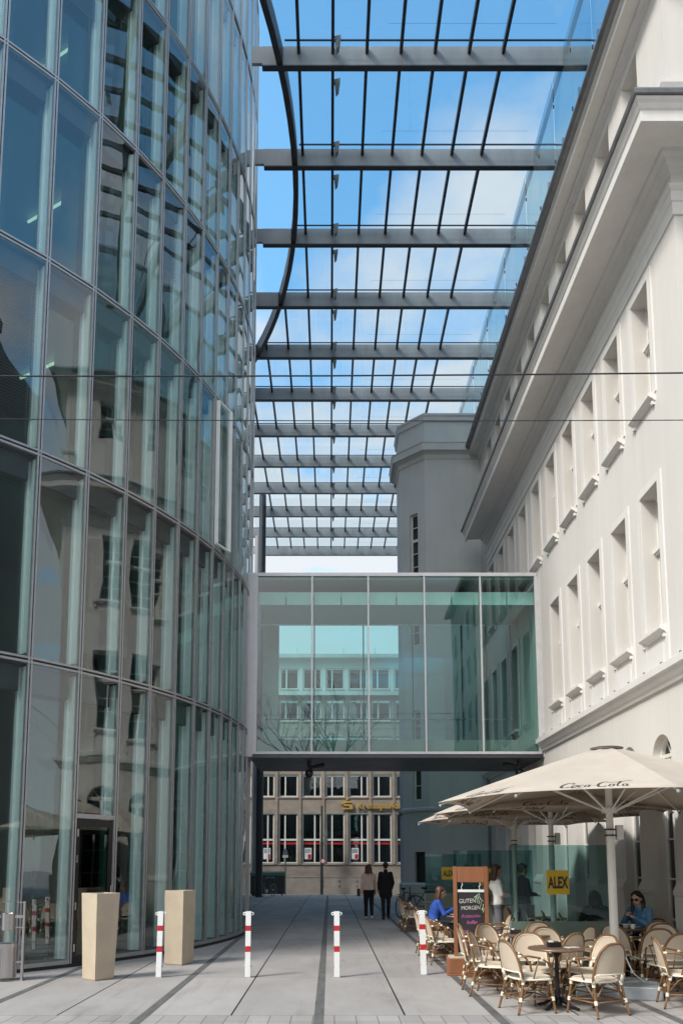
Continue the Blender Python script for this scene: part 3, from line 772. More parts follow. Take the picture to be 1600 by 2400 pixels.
# ------------------------------------------------------------------ glass footbridge
bx0, bx1, by0, by1, bz0, bz1 = -1.94, 5.42, 20.0, 23.0, 4.56, 9.33
br = thing('footbridge', 'enclosed green glass footbridge linking the two buildings over the lane', 'footbridge', ((bx0+bx1)/2, by0, 0))
INV = Matrix.Translation((-(bx0+bx1)/2, -by0, 0))
def K(mb, name, m, parent=br, **kw):
    o = mb.build(name, m, None, **kw); o.parent = parent
    if parent is br: o.matrix_parent_inverse = INV
    return o
mb = MB(); mb.box(bx0-.12, bx1+.08, by0-.02, by1, bz0-.12, bz0+.02); 
for i in range(1, 5): mb.box(bx0+i*1.47-.006, bx0+i*1.47+.006, by0+.02, by1-.02, bz0-.126, bz0-.12)
K(mb, 'underside', M['underside'])
mb = MB(); mb.box(bx0+.02, bx1-.02, by0+.12, by1-.12, bz0+.021, bz0+.36); K(mb, 'floor', M['slab'])
mb = MB(); mb.box(bx0-.02, bx1+.02, by0+.06, by1-.06, bz1-.12, bz1-.004); K(mb, 'roof', M['panel'])
mb = MB(); mb.box(bx0+.02, bx1-.02, by0+.45, by1-.12, 8.84, 9.0); K(mb, 'ceiling', M['alu_white'])
mb = MB()
for i in range(10):
    x = bx0+.05+i*.736; mb.box(x, x+.70, by0+.30, by0+.34, 8.60, 8.95)
K(mb, 'light_baffle', M['alu_white'])
mb = MB(); mb.box(bx0-.10, bx1+.02, by0-.05, by0+.02, bz0-.03, bz0+.035); K(mb, 'bottom_rail', M['frame_pale'])
mb = MB(); mb.box(bx0-.10, bx1+.02, by0-.05, by0+.03, bz1-.06, bz1+.03); K(mb, 'top_rail', M['frame_pale'])
mb = MB(); mb.box(bx0-.02, bx1+.02, by1-.03, by1+.05, bz1-.30, bz1+.03); mb.box(bx0-.02, bx1+.02, by1-.03, by1+.05, bz0-.03, bz0+.40); K(mb, 'rear_rail', M['panel'])
mb = MB(); mb.tube([(bx0+.05, by1-.25, 5.95), (bx1-.05, by1-.25, 5.95)], .025, 8); mb.tube([(bx0+.05, by0+.25, 8.03), (bx1-1.3, by0+.25, 8.03)], .018, 6); K(mb, 'handrail', M['stainless'])
n5 = 5; pw = (bx1-bx0)/n5
for i in range(n5+1):
    x = bx0+pw*i
    wdt = .02 if 0 < i < n5 else .05
    mb = MB(); mb.box(x-wdt, x+wdt, by0-.045, by0+.03, bz0+.036, bz1-.061)
    for q in range(16): mb.sphere((x, by0-.047, bz0+.2+q*.29), .009, 6, 4)
    K(mb, 'mullion', M['frame_pale'])
    mb = MB(); mb.box(x-.018, x+.018, by1-.028, by1+.045, bz0+.41, bz1-.31); K(mb, 'rear_mullion', M['underside'])
for i in range(n5):
    x0, x1 = bx0+pw*i+.02, bx0+pw*(i+1)-.02
    mb = MB(); mb.quad((x0,by0,bz0+.036), (x1,by0+.003*((i % 2)*2-1),bz0+.036), (x1,by0+.003*((i % 2)*2-1),bz1-.061), (x0,by0,bz1-.061)); K(mb, 'glass_panel', M['bridge_glass'], fixn=False)
    mb = MB(); mb.quad((x0,by1,bz0+.41), (x1,by1,bz0+.41), (x1,by1,bz1-.31), (x0,by1,bz1-.31)); K(mb, 'rear_glass_panel', M['bridge_glass_back'], fixn=False)
mb = MB(); mb.box(-2.16, bx0-.052, by0-.06, by0+.35, bz0-.10, bz1+.02); mb.box(bx0-.05, bx0+.42, by1-.26, by1-.04, bz0+.41, bz1-.31); K(mb, 'left_jamb', M['frame_pale'])
mb = MB(); mb.box(bx1+.052, WX+.05, by0-.06, by0+.35, bz0-.10, bz1+.0); K(mb, 'right_jamb', M['frame_pale'])
# cameras under the bridge
def cctv(x, y, z, rz, label):
    c = thing('security_camera', label, 'camera', (x, y, z), rz)
    mb = MB(); mb.tube([(0,0,0), (0,0,-.16)], .05, 8); mb.tube([(0,0,-.16), (.05,-.03,-.26)], .035, 8); mb.build('bracket', M['black'], c)
    mb = MB(); mb.sphere((0.0,0,-.34), (.11,.11,.12), 14, 8); mb.build('dome', M['black'], c, smooth=True)
    mb = MB(); mb.tube([(.02,-.02,-.18), (.40,-.10,-.12)], [.045,.05], 8); mb.box(.10,.42,-.16,-.02,-.085,-.075); mb.build('housing', M['black'], c)
    return c
cctv(-.55, 20.6, bz0-.12, 0, 'black dome camera hanging under the left half of the footbridge')
cctv(4.95, 20.4, bz0-.12, R(-160), 'black camera under the footbridge beside the white wall')

# ------------------------------------------------------------------ glass canopy
ZR = 21.03
cn = thing('glass_canopy', 'glazed canopy of grey steel beams spanning between the two roofs', 'canopy', (0, 12, ZR))
CI = Matrix.Translation((0, -12, -ZR))
def N_(mb, name, m, **kw):
    o = mb.build(name, m, None, **kw); o.parent = cn; o.matrix_parent_inverse = CI; return o
def edge_x(y): 
    d = y-20.0
    return -1.05 - (19.0-math.sqrt(max(.1, 361-d*d))) if abs(d) < 19 else -20
BY = [14.2+2.77*i for i in range(13)]
for y in BY:
    xl = max(-13+math.sqrt(max(1, 10.87**2-(y+.1-20.2)**2))+.05, -4.8 if y > 19 else -1.9) if y > 15 else -3.6
    mb = MB(); mb.box(xl+.25, 7.6, y, y+.10, ZR, ZR+.53); mb.box(xl+.25, 7.6, y-.02, y+.12, ZR-.03, ZR-.001, 1)
    mb.box(xl, xl+.249, y+.01, y+.09, ZR+.08, ZR+.53)
    N_(mb, 'beam', [M['steel'], M['steel_dark']])
for j in range(-4, 8):
    x = .07 + j*.83 if j < 7 else 5.75
    if j == 6: continue
    yy = [13.0+.25*i for i in range(150)]
    yy = [y for y in yy if y < BY[-1]+.02 and edge_x(y) < x-.05]
    segs = []
    for y in yy:
        if segs and y-segs[-1][1] < .3: segs[-1][1] = y
        else: segs.append([y, y])
    mb = MB()
    for s0, s1 in segs:
        if s1-s0 > .5: mb.box(x-.038, x+.038, s0, s1, ZR+.32, ZR+.47)
    if mb.v: N_(mb, 'purlin', M['steel_dark'])
mb = MB(); pr = []
for i in range(41):
    y = 12.4+i*.75
    pr.append((edge_x(y), y))
for (xa, ya), (xb, yb) in zip(pr, pr[1:]):
    mb.prism([(xa,ya,ZR+.02), (xa+.15,ya,ZR+.02), (xa+.15,ya,ZR+.5), (xa,ya,ZR+.5)], (xb-xa, yb-ya, 0))
N_(mb, 'edge_girder', M['steel_dark'])
for y0, y1 in zip(BY, BY[1:]):
    mb = MB(); n = 5
    for i in range(n):
        ya, yb = y0+.1+(y1-y0-.05)*i/n, y0+.1+(y1-y0-.05)*(i+1)/n
        mb.quad((max(edge_x(ya)+.1,-4.4),ya,ZR+.50), (5.68,ya,ZR+.50), (5.68,yb,ZR+.50), (max(edge_x(yb)+.1,-4.4),yb,ZR+.50))
    N_(mb, 'roof_glass', M['roof_glass'], fixn=False)
    mb = MB(); mb.box(edge_x(y1)+.2, 6.4, y1-.22, y1-.19, ZR+.44, ZR+.47)
    mb.tube([(1.4, y1-.45, ZR+.62), (5.4, y1-.45, ZR+.62)], .003, 4)
    N_(mb, 'glazing_rail', M['steel_dark'])
for y in BY[:-1]:
    for dy in (-.42, .62):
        mb = MB(); mb.prism([(.12, y+dy, ZR+.32), (.26, y+dy, ZR+.36), (.22, y+dy+.05, ZR+.10), (.15, y+dy+.05, ZR+.02)], (0, .14, 0))
        mb.box(.095, .125, y+dy+.02, y+dy+.09, ZR+.25, ZR+.34)
        N_(mb, 'spotlight', M['signpost'])
# glazed upstand on the old building's roof
mb = MB()
for i in range(26):
    y = 12.2+i*1.4; dx = .01*((i % 2)*2-1)
    mb.quad((5.66+dx,y,16.95), (5.66,y+1.39,16.95), (5.66,y+1.39,ZR+.5), (5.66+dx,y,ZR+.5))
N_(mb, 'side_glazing', M['side_glass'], fixn=False)
mb = MB()
for i in range(27):
    y = 12.2+i*1.4
    for z in (17.6, 19.2, 20.75): mb.box(5.645, 5.675, y-.012, y+.012, z, z+.09)
    mb.box(6.3, 6.36, y-.03, y+.03, 17.0, ZR+.3)
N_(mb, 'glass_clamp', M['steel_dark'])
mb = MB(); mb.tube([(-3.71,41.42,-.05), (-3.71,41.42,22.0)], .19, 16); N_(mb, 'column', M['steel_dark'], smooth=True)
mb = MB(); mb.tube([(-4.25,44.6,-.1), (-4.25,44.6,21.0)], .19, 16); N_(mb, 'column', M['steel'], smooth=True)

# ------------------------------------------------------------------ bank building across the far street
KY = 51.0; G0 = gz(KY)
kb = thing('bank_building', 'brown limestone bank building with white windows and gold lettering across the far street', 'building', (0, KY, 0))
KI = Matrix.Translation((0, -KY, 0))
def Q(mb, name, m, parent=None, **kw):
    o = mb.build(name, m, None, **kw); o.parent = parent or kb
    if parent is None: o.matrix_parent_inverse = KI
    return o
KP, KW, KX = 1.5223, 1.26, -3.336-5*1.5223
cols = [KX+i*KP for i in range(13)]
KR = [(1.74, 5.00), (6.04, 7.55), (8.56, 10.05), (11.05, 12.55), (13.30, 14.75)]
kp = lambda u, v, d: (u, KY+d, v)
mb = MB(); wall_grid(mb, kp, -16, 14, G0-.1, 12.95, [(x, x+KW, a, b, False) for x in cols for a, b in KR[:4]], .22, None)
mb.quad((-16,KY,G0), (-16,KY+12,G0), (-16,KY+12,12.95), (-16,KY,12.95)); mb.quad((14,KY,G0), (14,KY+12,G0), (14,KY+12,12.95), (14,KY,12.95))
Q(mb, 'stone_wall', M['kstone'])
mb = MB(); wall_grid(mb, lambda u, v, d: (u, KY+.5+d, v), -16, 14, 12.95, 15.4, [(x, x+KW, KR[4][0], KR[4][1], False) for x in cols], .15, None); Q(mb, 'attic_wall', M['kplaster'])
mb = MB()
for x in cols: mb.box(x-(KP-KW)+.05, x-.05, KY-.06, KY+.02, 1.70, 12.7)
Q(mb, 'pilaster', M['kstone'])
mb = MB(); mb.box(-16, 14, KY-.35, KY+1, 12.75, 13.0); Q(mb, 'cornice', M['kplaster'])
mb = MB(); mb.box(-16, 14, KY+.1, KY+12, 15.4, 15.65)
for x in (-5, -2.2, .9, 3.0): mb.tube([(x, KY+.4, 15.6), (x, KY+.4, 16.1)], .03, 6)
Q(mb, 'flat_roof', M['kplaster'])
mb = MB(); mb.box(-16, 14, KY-.05, KY+.02, G0-.05, .86); 
for x in (-6.3,-4.0,-1.9,.0,1.95,3.9): mb.box(x-.008, x+.008, KY-.056, KY-.045, G0, .80)
mb.box(-16, 14, KY-.07, KY+.02, .86, .92); Q(mb, 'plinth', M['kstone_lt'])
for ci, x in enumerate(cols):
    for ri, (a, b) in enumerate(KR):
        y = KY+(.10 if ri < 4 else .55); f = MB(); t = .075
        left = (ci % 2 == 0)
        xm = x+(.43 if not left else KW-.43)
        f.box(x+.02, x+.02+t, y, y+.07, a+.03, b-.03); f.box(x+KW-.02-t, x+KW-.02, y, y+.07, a+.03, b-.03)
        f.box(x+.02+t, x+KW-.02-t, y, y+.07, a+.03, a+.10); f.box(x+.02+t, x+KW-.02-t, y, y+.07, b-.09, b-.03)
        mz = [(a+.10, b-.09)] if ri else [(a+.10, a+1.48), (a+1.60, b-.09)]
        for z0_, z1_ in mz: f.box(xm-.045, xm+.045, y, y+.07, z0_, z1_)
        if ri == 0: f.box(x+.02+t, x+KW-.02-t, y-.01, y+.07, a+1.48, a+1.60)
        o = Q(f, 'window', M['winwhite'] if ri < 4 else M['winwhite'])
        p = MB(); p.quad((x,y+.05,a), (x+KW,y+.05,a), (x+KW,y+.05,b), (x,y+.05,b)); Q(p, 'pane', M['winglass'], o, fixn=False)
        s_ = MB()
        s_.box(x-.03, x+KW+.03, y-.16, y+.10, a-.07, a+.0); s_.box(x-.0, x+KW+.0, y-.06, y-.02, a+.005, a+.03) 
        Q(s_, 'window_sill', M['kstone_lt'], o)
        bk = MB(); bk.quad((x-.1,y+1.2,a), (x+KW+.1,y+1.2,a), (x+KW+.1,y+1.2,b), (x-.1,y+1.2,b))
        if (ci*7+ri*3) % 4 == 1: bk.box(x+.1, x+.5, y+.3, y+.32, a+.1, b-.1, 1)
        Q(bk, 'dark_room', [M['dark'], M['kplaster']], o, fixn=False)
        if ri == 0:
            bn = MB(); bn.box(x+.10, x+KW-.10, y+.036, y+.044, 2.98, 3.10); Q(bn, 'red_band', M['red'], o)
            if ci in (4, 6, 8):
                ps = MB(); xo = x+.16 if ci != 4 else x+.55
                ps.box(xo, xo+.46, y+.034, y+.042, 2.03, 2.75, 0); ps.box(xo+.22, xo+.44, y+.03, y+.0335, 2.05, 2.35, 1); ps.box(xo+.05, xo+.41, y+.03, y+.0335, 2.42, 2.70, 2)
                Q(ps, 'window_poster', [M['white'], M['red'], M['galv']], o)
# gold sign
mb = textmesh('Kreissparkasse', .62, .03, .97, 0, .012, 'LEFT')
mb.xf(Matrix.Translation((1.70, KY-.14, 5.30)) @ Matrix.Rotation(PI/2, 4, 'X')); Q(mb, 'lettering', M['gold'])
mb = MB()
sx, sz = .76, 5.24
for (a, b, c, d) in ((0,.62,.42,.54), (0,.12,.22,.42), (0,.62,.22,.32), (.50,.62,.10,.22), (0,.62,0,.10), (.62,.72,0,.32)): mb.box(sx+a, sx+b, KY-.17, KY-.10, sz+c, sz+d)
mb.tube([(sx+.36, KY-.17, sz+.70), (sx+.36, KY-.10, sz+.70)], .10, 12); Q(mb, 'emblem', M['gold'])
mb = MB()
for x in (-4.9, -.45, .62, 1.75):
    for z in (.30, .62): mb.box(x-.03, x+.03, KY-.075, KY-.055, z-.05, z+.05)
Q(mb, 'wall_vent', M['black'])
# street posts before the bank
po = thing('lamp_post', 'dark green post with signal boxes before the brown bank', 'post', (-.52, 50.0, gz(50)))
mb = MB(); mb.tube([(0,0,0), (0,0,3.3), (0,0,3.31), (0,0,5.6)], [.10,.10,.075,.07], 10); mb.build('shaft', M['greenpost'], po, smooth=True)
for z in (3.05, 3.62): 
    mb = MB(); mb.box(.14, .36, -.14, .1, z, z+.46); mb.box(.05, .14, -.03, .03, z+.1, z+.16); mb.build('signal_box', M['signpost'], po, bevel=.02)
mb = MB(); mb.tube([(.08,-.12,2.1), (.08,-.10,2.1)], .17, 16); mb.tube([(.08,-.125,2.1), (.08,-.121,2.1)], .12, 16, 1); mb.build('round_sign', [M['red'], M['white']], po)
po = thing('sign_post', 'thin grey post with small white and violet signs before the bank', 'sign', (-2.76, 49.0, gz(49)))
mb = MB(); mb.tube([(0,0,0), (0,0,2.75)], .045, 8); mb.build('shaft', M['signpost'], po)
mb = MB(); mb.box(-.17, .17, -.07, -.05, 2.28, 2.44); mb.build('white_plate', M['white'], po)
mb = MB(); mb.prism([(-.17,-.07,2.46), (.17,-.07,2.46), (.12,-.07,2.72), (0,-.07,2.86), (-.12,-.07,2.72)], (0,.02,0)); mb.build('round_plate', M['greycloth'], po)
bc = thing('rubbish_container', 'dark rubbish container with green lid beside the steel column', 'container', (-3.45, 44.2, gz(44.2)))
mb = MB(); mb.box(-.95, .95, -.4, .4, .12, 1.12); mb.build('bin_body', M['bin_dark'], bc, bevel=.03)
mb = MB(); mb.prism([(-.97,-.42,1.125), (-.97,.42,1.125), (-.97,.36,1.28), (-.97,0,1.36), (-.97,-.36,1.28)], (1.94,0,0)); mb.build('lid', M['bin_green'], bc)
for x in (-.8, .8):
    mb = MB(); mb.tube([(x-.03,-.3,.062), (x+.03,-.3,.062)], .06, 10); mb.build('castor', M['rubber'], bc)

# ------------------------------------------------------------------ overhead wires
for z0_, z1_, r_, lb in ((7.66, 7.70, .0095, 'upper dark overhead cable crossing the whole view'), (7.10, 7.085, .0055, 'lower thin overhead cable crossing the whole view')):
    pts = [(-22+i*2.2, 9.0, z0_+(z1_-z0_)*(i*2.2-17.9)/8.4 + .0009*((i*2.2-22)**2)) for i in range(21)]
    o = MB().tube(pts, r_, 6).build('overhead_cable', M['steel_dark']); tag(o, lb, 'cable', 'overhead cables')

# ------------------------------------------------------------------ bollards
def make_bollard():
    t = thing('bollard', '', 'bollard', group='red and white barrier posts')
    mb = MB(); s_ = .040
    bands = [(0,.387,0), (.387,.475,1), (.475,.705,0), (.705,.787,1), (.787,.995,0)]
    for a, b, m in bands: mb.box(-s_, s_, -s_, s_, a, b, m)
    mb.prism([(-s_,-s_,.995), (s_,-s_,.995), (s_,s_,.995), (-s_,s_,.995)], (0,0,.006))
    mb.build('post', [M['white'], M['red']], t)
    for sx_ in (-1, 1):
        q = MB(); q.tube([(sx_*(.040+.02+.018*math.cos(2*PI*i/10)), 0, .965+.02*math.sin(2*PI*i/10)) for i in range(10)], .008, 5, closed=True); q.build('eyelet', M['white'], t)
    for sx_ in (-1, 1):
        q = MB(); q.tube([(sx_*.041, 0, .17), (sx_*.060, 0, .17)], .016, 8); q.build('hinge_bolt', M['galv'], t)
    mb = MB(); mb.box(-.055, .055, -.055, .055, 0, .012); mb.build('foot_plate', M['galv'], t)
    return t
bl = [(-2.626, 12.34, 'red and white barrier post standing before the farther stone planter', .6), (-1.264, 12.34, 'red and white barrier post between the planters and the middle drain', .2),
      (.105, 12.34, 'red and white barrier post in the middle of the lane beside the centre drain', 0), (1.47, 12.62, 'red and white barrier post beside the wooden menu board', -1)]
b0 = make_bollard()
for i, (x, y, lb, tl) in enumerate(bl):
    o = b0 if i == 0 else copy_tree(b0)
    o.location = (x, y, 0); o.rotation_euler = (0, R(tl), R(4)); o['label'] = lb

# ------------------------------------------------------------------ stone planters
def planter(x, y, s0, s1, h_, rz, lb):
    t = thing('stone_planter', lb, 'planter', (x, y, 0), rz, 'tapered sandstone planters')
    mb = MB(); wl = .035
    def sq(s, z): return [(-s,-s,z), (s,-s,z), (s,s,z), (-s,s,z)]
    a, b = s0/2, s1/2
    rings = [sq(a-.012, 0), sq(a, .02), sq(b, h_-.004), sq(b-.004, h_), sq(b-wl, h_), sq(b-wl-.01, h_-.12)]
    vs = [v for r in rings for v in r]; fs = []
    for i in range(len(rings)-1):
        for j in range(4): fs.append((i*4+j, i*4+(j+1) % 4, (i+1)*4+(j+1) % 4, (i+1)*4+j))
    fs.append((3,2,1,0)); mb.add(vs, fs); mb.build('tapered_body', M['sandstone'], t)
    mb = MB(); c = b-wl-.009; n = 8; vs = [(-c+2*c*i/n, -c+2*c*j/n, h_-.09+random.uniform(-.012,.012)) for j in range(n+1) for i in range(n+1)]
    mb.add(vs, [(j*9+i, j*9+i+1, (j+1)*9+i+1, (j+1)*9+i) for j in range(n) for i in range(n)]); mb.build('soil', M['soil'], t)
planter(-3.505, 12.17, .33, .405, 1.29, R(50), 'tapered sandstone planter by the door, nearer to the steel litter bin')
planter(-2.63, 13.98, .355, .385, 1.27, R(67), 'tapered sandstone planter farther along the glass wall behind a barrier post')

# ------------------------------------------------------------------ steel litter bin with ashtray
lb_ = thing('litter_bin', 'stainless steel litter bin with an ashtray cylinder on a post frame', 'litter bin', (-4.86, 12.02, 0), R(-3))
mb = MB(); mb.lathe([(.155,.05),(.165,.055),(.165,.47),(.168,.475),(.168,.55),(.158,.552),(.15,.545),(.15,.30)], 0, 0, 28); mb.build('bin_drum', M['stainless'], lb_, smooth=True)
mb = MB(); mb.lathe([(.09,.74),(.105,.745),(.105,.985),(.098,.99),(.095,.985),(.095,.95)], .01, 0, 24); mb.build('ashtray_drum', M['stainless'], lb_, smooth=True)
mb = MB(); mb.lathe([(0,1.165),(.12,1.165),(.12,1.172),(0,1.18)], .01, 0, 24); mb.build('rain_cap', M['stainless'], lb_, smooth=True)
for x in (-.30, .245):
    mb = MB(); mb.box(x, x+.034, -.017, .017, .012, 1.17); mb.build('post', M['stainless'], lb_)
mb = MB()
mb.box(-.266, -.10, -.006, .006, .92, .965); mb.box(.118, .244, -.006, .006, .92, .965); mb.box(-.266, -.10, -.006, .006, .775, .79); mb.box(.118, .244, -.006, .006, .775, .79)
mb.box(-.33, -.13, -.006, .006, 1.15, 1.162); mb.box(.16, .28, -.006, .006, 1.15, 1.162); mb.box(.16, .244, -.012, .012, .26, .29); mb.box(-.266, -.16, -.012, .012, .26, .29); mb.build('cross_bar', M['stainless'], lb_)
mb = MB(); mb.box(-.34, .30, -.05, .05, .0, .012); mb.build('base_plate', M['stainless'], lb_)

# ------------------------------------------------------------------ script lettering (strokes)
def arc(cx, cy, rx, ry, a0, a1, n=12):
    return [(cx+rx*math.cos(R(a0+(a1-a0)*i/n)), cy+ry*math.sin(R(a0+(a1-a0)*i/n))) for i in range(n+1)]
def script_strokes():
    S = []
    def o(x): S.append((arc(x, .17, .105, .165, 60, 425, 16), .045)); S.append(([(x+.03,.31),(x+.10,.33),(x+.17,.29)], .03))
    def c(x): S.append((arc(x, .17, .10, .165, 50, 320, 14), .045)); 
    def a(x): S.append((arc(x, .17, .095, .16, 40, 400, 14), .045)); S.append(([(x+.12,.33),(x+.10,.10),(x+.13,.02),(x+.20,.06)], .045))
    # big C with long tail swash
    S.append((arc(.30, .34, .25, .36, 62, 318, 20), .07)); S.append(([(.42,.66),(.50,.58),(.46,.48),(.40,.50)], .045))
    S.append(([(.48,.10),(.66,-.06),(.95,-.13),(1.2,-.12)], .032))
    o(.68); c(.98); o(1.22) if False else a(1.24)
    S.append(([(1.46,.22),(1.60,.24)], .06))
    S.append((arc(1.95, .34, .25, .36, 62, 318, 20), .07)); S.append(([(2.07,.66),(2.18,.60),(2.6,.66),(3.0,.80),(3.25,.74)], .045))
    o(2.34); S.append(([(2.56,.05),(2.62,.40),(2.74,.74),(2.66,.74),(2.58,.30),(2.64,.02),(2.74,.06)], .042)); a(2.92)
    return S
def ribbon(poly, wd):
    n = len(poly); L_ = []; 
    for i in range(n):
        p = Vector(poly[i]); t = Vector(poly[min(i+1,n-1)])-Vector(poly[max(i-1,0)])
        if t.length < 1e-9: t = Vector((1,0))
        t.normalize(); nn = Vector((-t.y, t.x))
        # thick on the down-strokes, thin across, like a pen
        w_ = wd*(.75+1.15*abs(t.y))*.5*(1 if 0 < i < n-1 else .5)
        L_.append((p+nn*w_, p-nn*w_))
    return L_

# ------------------------------------------------------------------ parasols
UR, UZ, UA = 2.2, 2.57, 3.36
def canopy_pt(k_, s, t):
    """facet k_, s across 0..1, t outward 0..1"""
    a0, a1 = R(45*k_), R(45*(k_+1))
    v0 = Vector((math.cos(a0), math.sin(a0), 0)); v1 = Vector((math.cos(a1), math.sin(a1), 0))
    d = v0.lerp(v1, s)
    sag = 4*s*(1-s)
    p = d*UR*t*(1-.035*sag*t)
    z = UA-(UA-UZ)*(t**1.06) - .035*sag*math.sin(PI*min(t, 1))*.9 + .02*sag*t
    return Vector((p.x, p.y, z))
STROKES = script_strokes()
def make_parasol():
    t = thing('parasol', '', 'parasol', group='cream parasols over the cafe terrace')
    mb = MB(); ns, nt_ = 6, 10
    for k_ in range(8):
        g_ = [[canopy_pt(k_, i/ns, .05+.95*j/nt_) for i in range(ns+1)] for j in range(nt_+1)]
        vs = [p for r in g_ for p in r]
        mb.add(vs, [(j*(ns+1)+i, j*(ns+1)+i+1, (j+1)*(ns+1)+i+1, (j+1)*(ns+1)+i) for j in range(nt_) for i in range(ns)])
    o = mb.build('canopy', M['umb'], t, smooth='all')
    b = bmesh.new(); b.from_mesh(o.data); bmesh.ops.remove_doubles(b, verts=b.verts, dist=.0005); bmesh.ops.recalc_face_normals(b, faces=b.faces)
    for e in b.edges:
        if len(e.link_faces) == 2 and e.calc_face_angle() > R(6): e.smooth = False
    b.to_mesh(o.data); b.free()
    so = o.modifiers.new('s', 'SOLIDIFY'); so.thickness = .004; so.offset = 0
    can = o
    for k_ in range(8):
        tx = MB()
        for poly, wd in STROKES:
            for dz_ in (.0045, -.0045):
                L_ = ribbon(poly, wd); pts = []
                for a_, b_ in L_:
                    for q in (a_, b_):
                        sx_ = (q.x+q.y*.22)/3.3; s = .5+(sx_-.5)*.50; tt = .985-(q.y+.16)*.135
                        p = canopy_pt(k_, s, tt); pts.append(p+Vector((0,0,dz_)))
                tx.add(pts, [(2*i, 2*i+1, 2*i+3, 2*i+2) for i in range(len(L_)-1)])
        tx.build('lettering', M['print'], can, fixn=False)
    mb = MB(); mb.lathe([(.0,UA-.012),(.14,UA-.020),(.20,UA-.034),(.20,UA-.045),(.15,UA-.06)], 0, 0, 20); mb.build('top_cap', M['umb'], t, smooth=True)
    mb = MB(); mb.lathe([(.16,UA-.018),(.208,UA-.030),(.208,UA-.036),(.16,UA-.03)], 0, 0, 20); mb.build('cap_ring', M['print'], t)
    mb = MB(); mb.tube([(0,0,.10), (0,0,2.2), (0,0,2.201), (0,0,UA-.05)], [.055,.052,.046,.04], 14); mb.build('pole', M['umb_pole'], t, smooth=True)
    for z in (2.12, 2.2):
        mb = MB(); mb.tube([(.066*math.cos(2*PI*i/14), .066*math.sin(2*PI*i/14), z) for i in range(14)], .010, 5, closed=True); mb.build('clamp_band', M['iron'], t)
    mb = MB(); mb.box(.075, .16, -.05, .05, 2.06, 2.26); mb.build('crank_box', M['umb_pole'], t, bevel=.012)
    mb = MB(); mb.lathe([(.05,2.42),(.10,2.43),(.10,2.50),(.05,2.51)], 0, 0, 16); mb.build('slider_hub', M['umb_pole'], t)
    for k_ in range(8):
        a0 = R(45*k_); d = Vector((math.cos(a0), math.sin(a0), 0))
        mb = MB(); pts = [d*UR*q*.985+Vector((0,0,canopy_pt(k_,0,q).z-.03)) for q in (.04,.35,.7,1.0)]; mb.tube(pts, [.016,.015,.013,.011], 6); rb = mb.build('rib', M['umb_pole'], t)
        mb = MB(); mb.tube([d*.09+Vector((0,0,2.46)), d*UR*.5+Vector((0,0,canopy_pt(k_,0,.5).z-.05))], .012, 6); mb.build('strut', M['umb_pole'], rb)
        mb = MB(); e = d*UR*.985+Vector((0,0,UZ-.04)); mb.sphere(e, .022, 8, 5); mb.build('rib_tip', M['galv'], rb)
    mb = MB(); mb.box(-.50, .50, -.46, .46, 0, .165); mb.xf(Matrix.Rotation(R(-15), 4, 'Z')); mb.build('base_slab', M['galv'], t, bevel=.012)
    mb = MB(); mb.tube([(0,0,.166), (0,0,.36)], .068, 14); mb.build('base_socket', M['galv'], t, smooth=True)
    return t
u0 = make_parasol()
for i, (x, y, rz, lb) in enumerate([(3.84, 10.80, 0, 'nearest cream parasol in front, standing on a grey steel slab'),
                                    (3.80, 13.55, 5, 'middle cream parasol behind the yellow sign'), (3.72, 15.95, -4, 'farthest cream parasol behind the standing couple')]):
    o = u0 if i == 0 else copy_tree(u0)
    o.location = (x, y, 0); o.rotation_euler = (0, 0, R(rz)); o['label'] = lb; o.scale = ((1.07, 1.0, 1), (.93, .93, 1), (.88, .88, 1))[i]
mb = MB(); pts = [(3.95,10.72,.5),(4.0,10.62,.3),(4.1,10.5,.2),(4.3,10.52,.178),(4.25,10.7,.178)]; o = mb.tube(pts, .009, 6).build('power_cable', M['galv']); tag(o, 'grey cable trailing from the nearest parasol pole over its slab', 'cable')

# ------------------------------------------------------------------ glass screens
def screen(x0, x1, y, lb, sx_, sw, base=.83):
    t = thing('glass_screen', lb, 'screen', ((x0+x1)/2, y, 0), 0, 'glass wind screens across the terrace')
    c = (x0+x1)/2
    mb = MB(); mb.box(x0-c, x1-c, -.006, .006, base, 2.03); mb.build('glass_pane', M['screen_glass'], t)
    mb = MB(); mb.box(x0-c, x1-c, -.012, .012, .03, base-.002); mb.build('frosted_panel', M['frost'], t)
    for x in (x0-c-.02, x1-c):
        mb = MB(); mb.box(x, x+.02, -.02, .02, 0, base); mb.build('post', M['galv'], t)
    mb = MB(); mb.box(sx_-c, sx_-c+sw, -.012, -.0075, 1.25, 1.63); s_ = mb.build('name_plate', M['yellow'], t)
    tm = textmesh('ALEX', .25, .0015, .52, 0, .009); tm.xf(Matrix.Translation((sx_-c+sw/2, -.0145, 1.352)) @ Matrix.Rotation(PI/2, 4, 'X')); tm.build('lettering', M['print'], s_)
    return t
screen(2.86, 4.46, 12.62, 'nearest glass screen with a yellow name plate and frosted green foot', 3.44, .36)
screen(2.75, 4.5, 17.6, 'second glass screen partly hidden behind the wooden menu board', 3.32, .40)
screen(2.95, 4.7, 24.6, 'farthest glass screen before the grey stair tower', 3.46, .42)

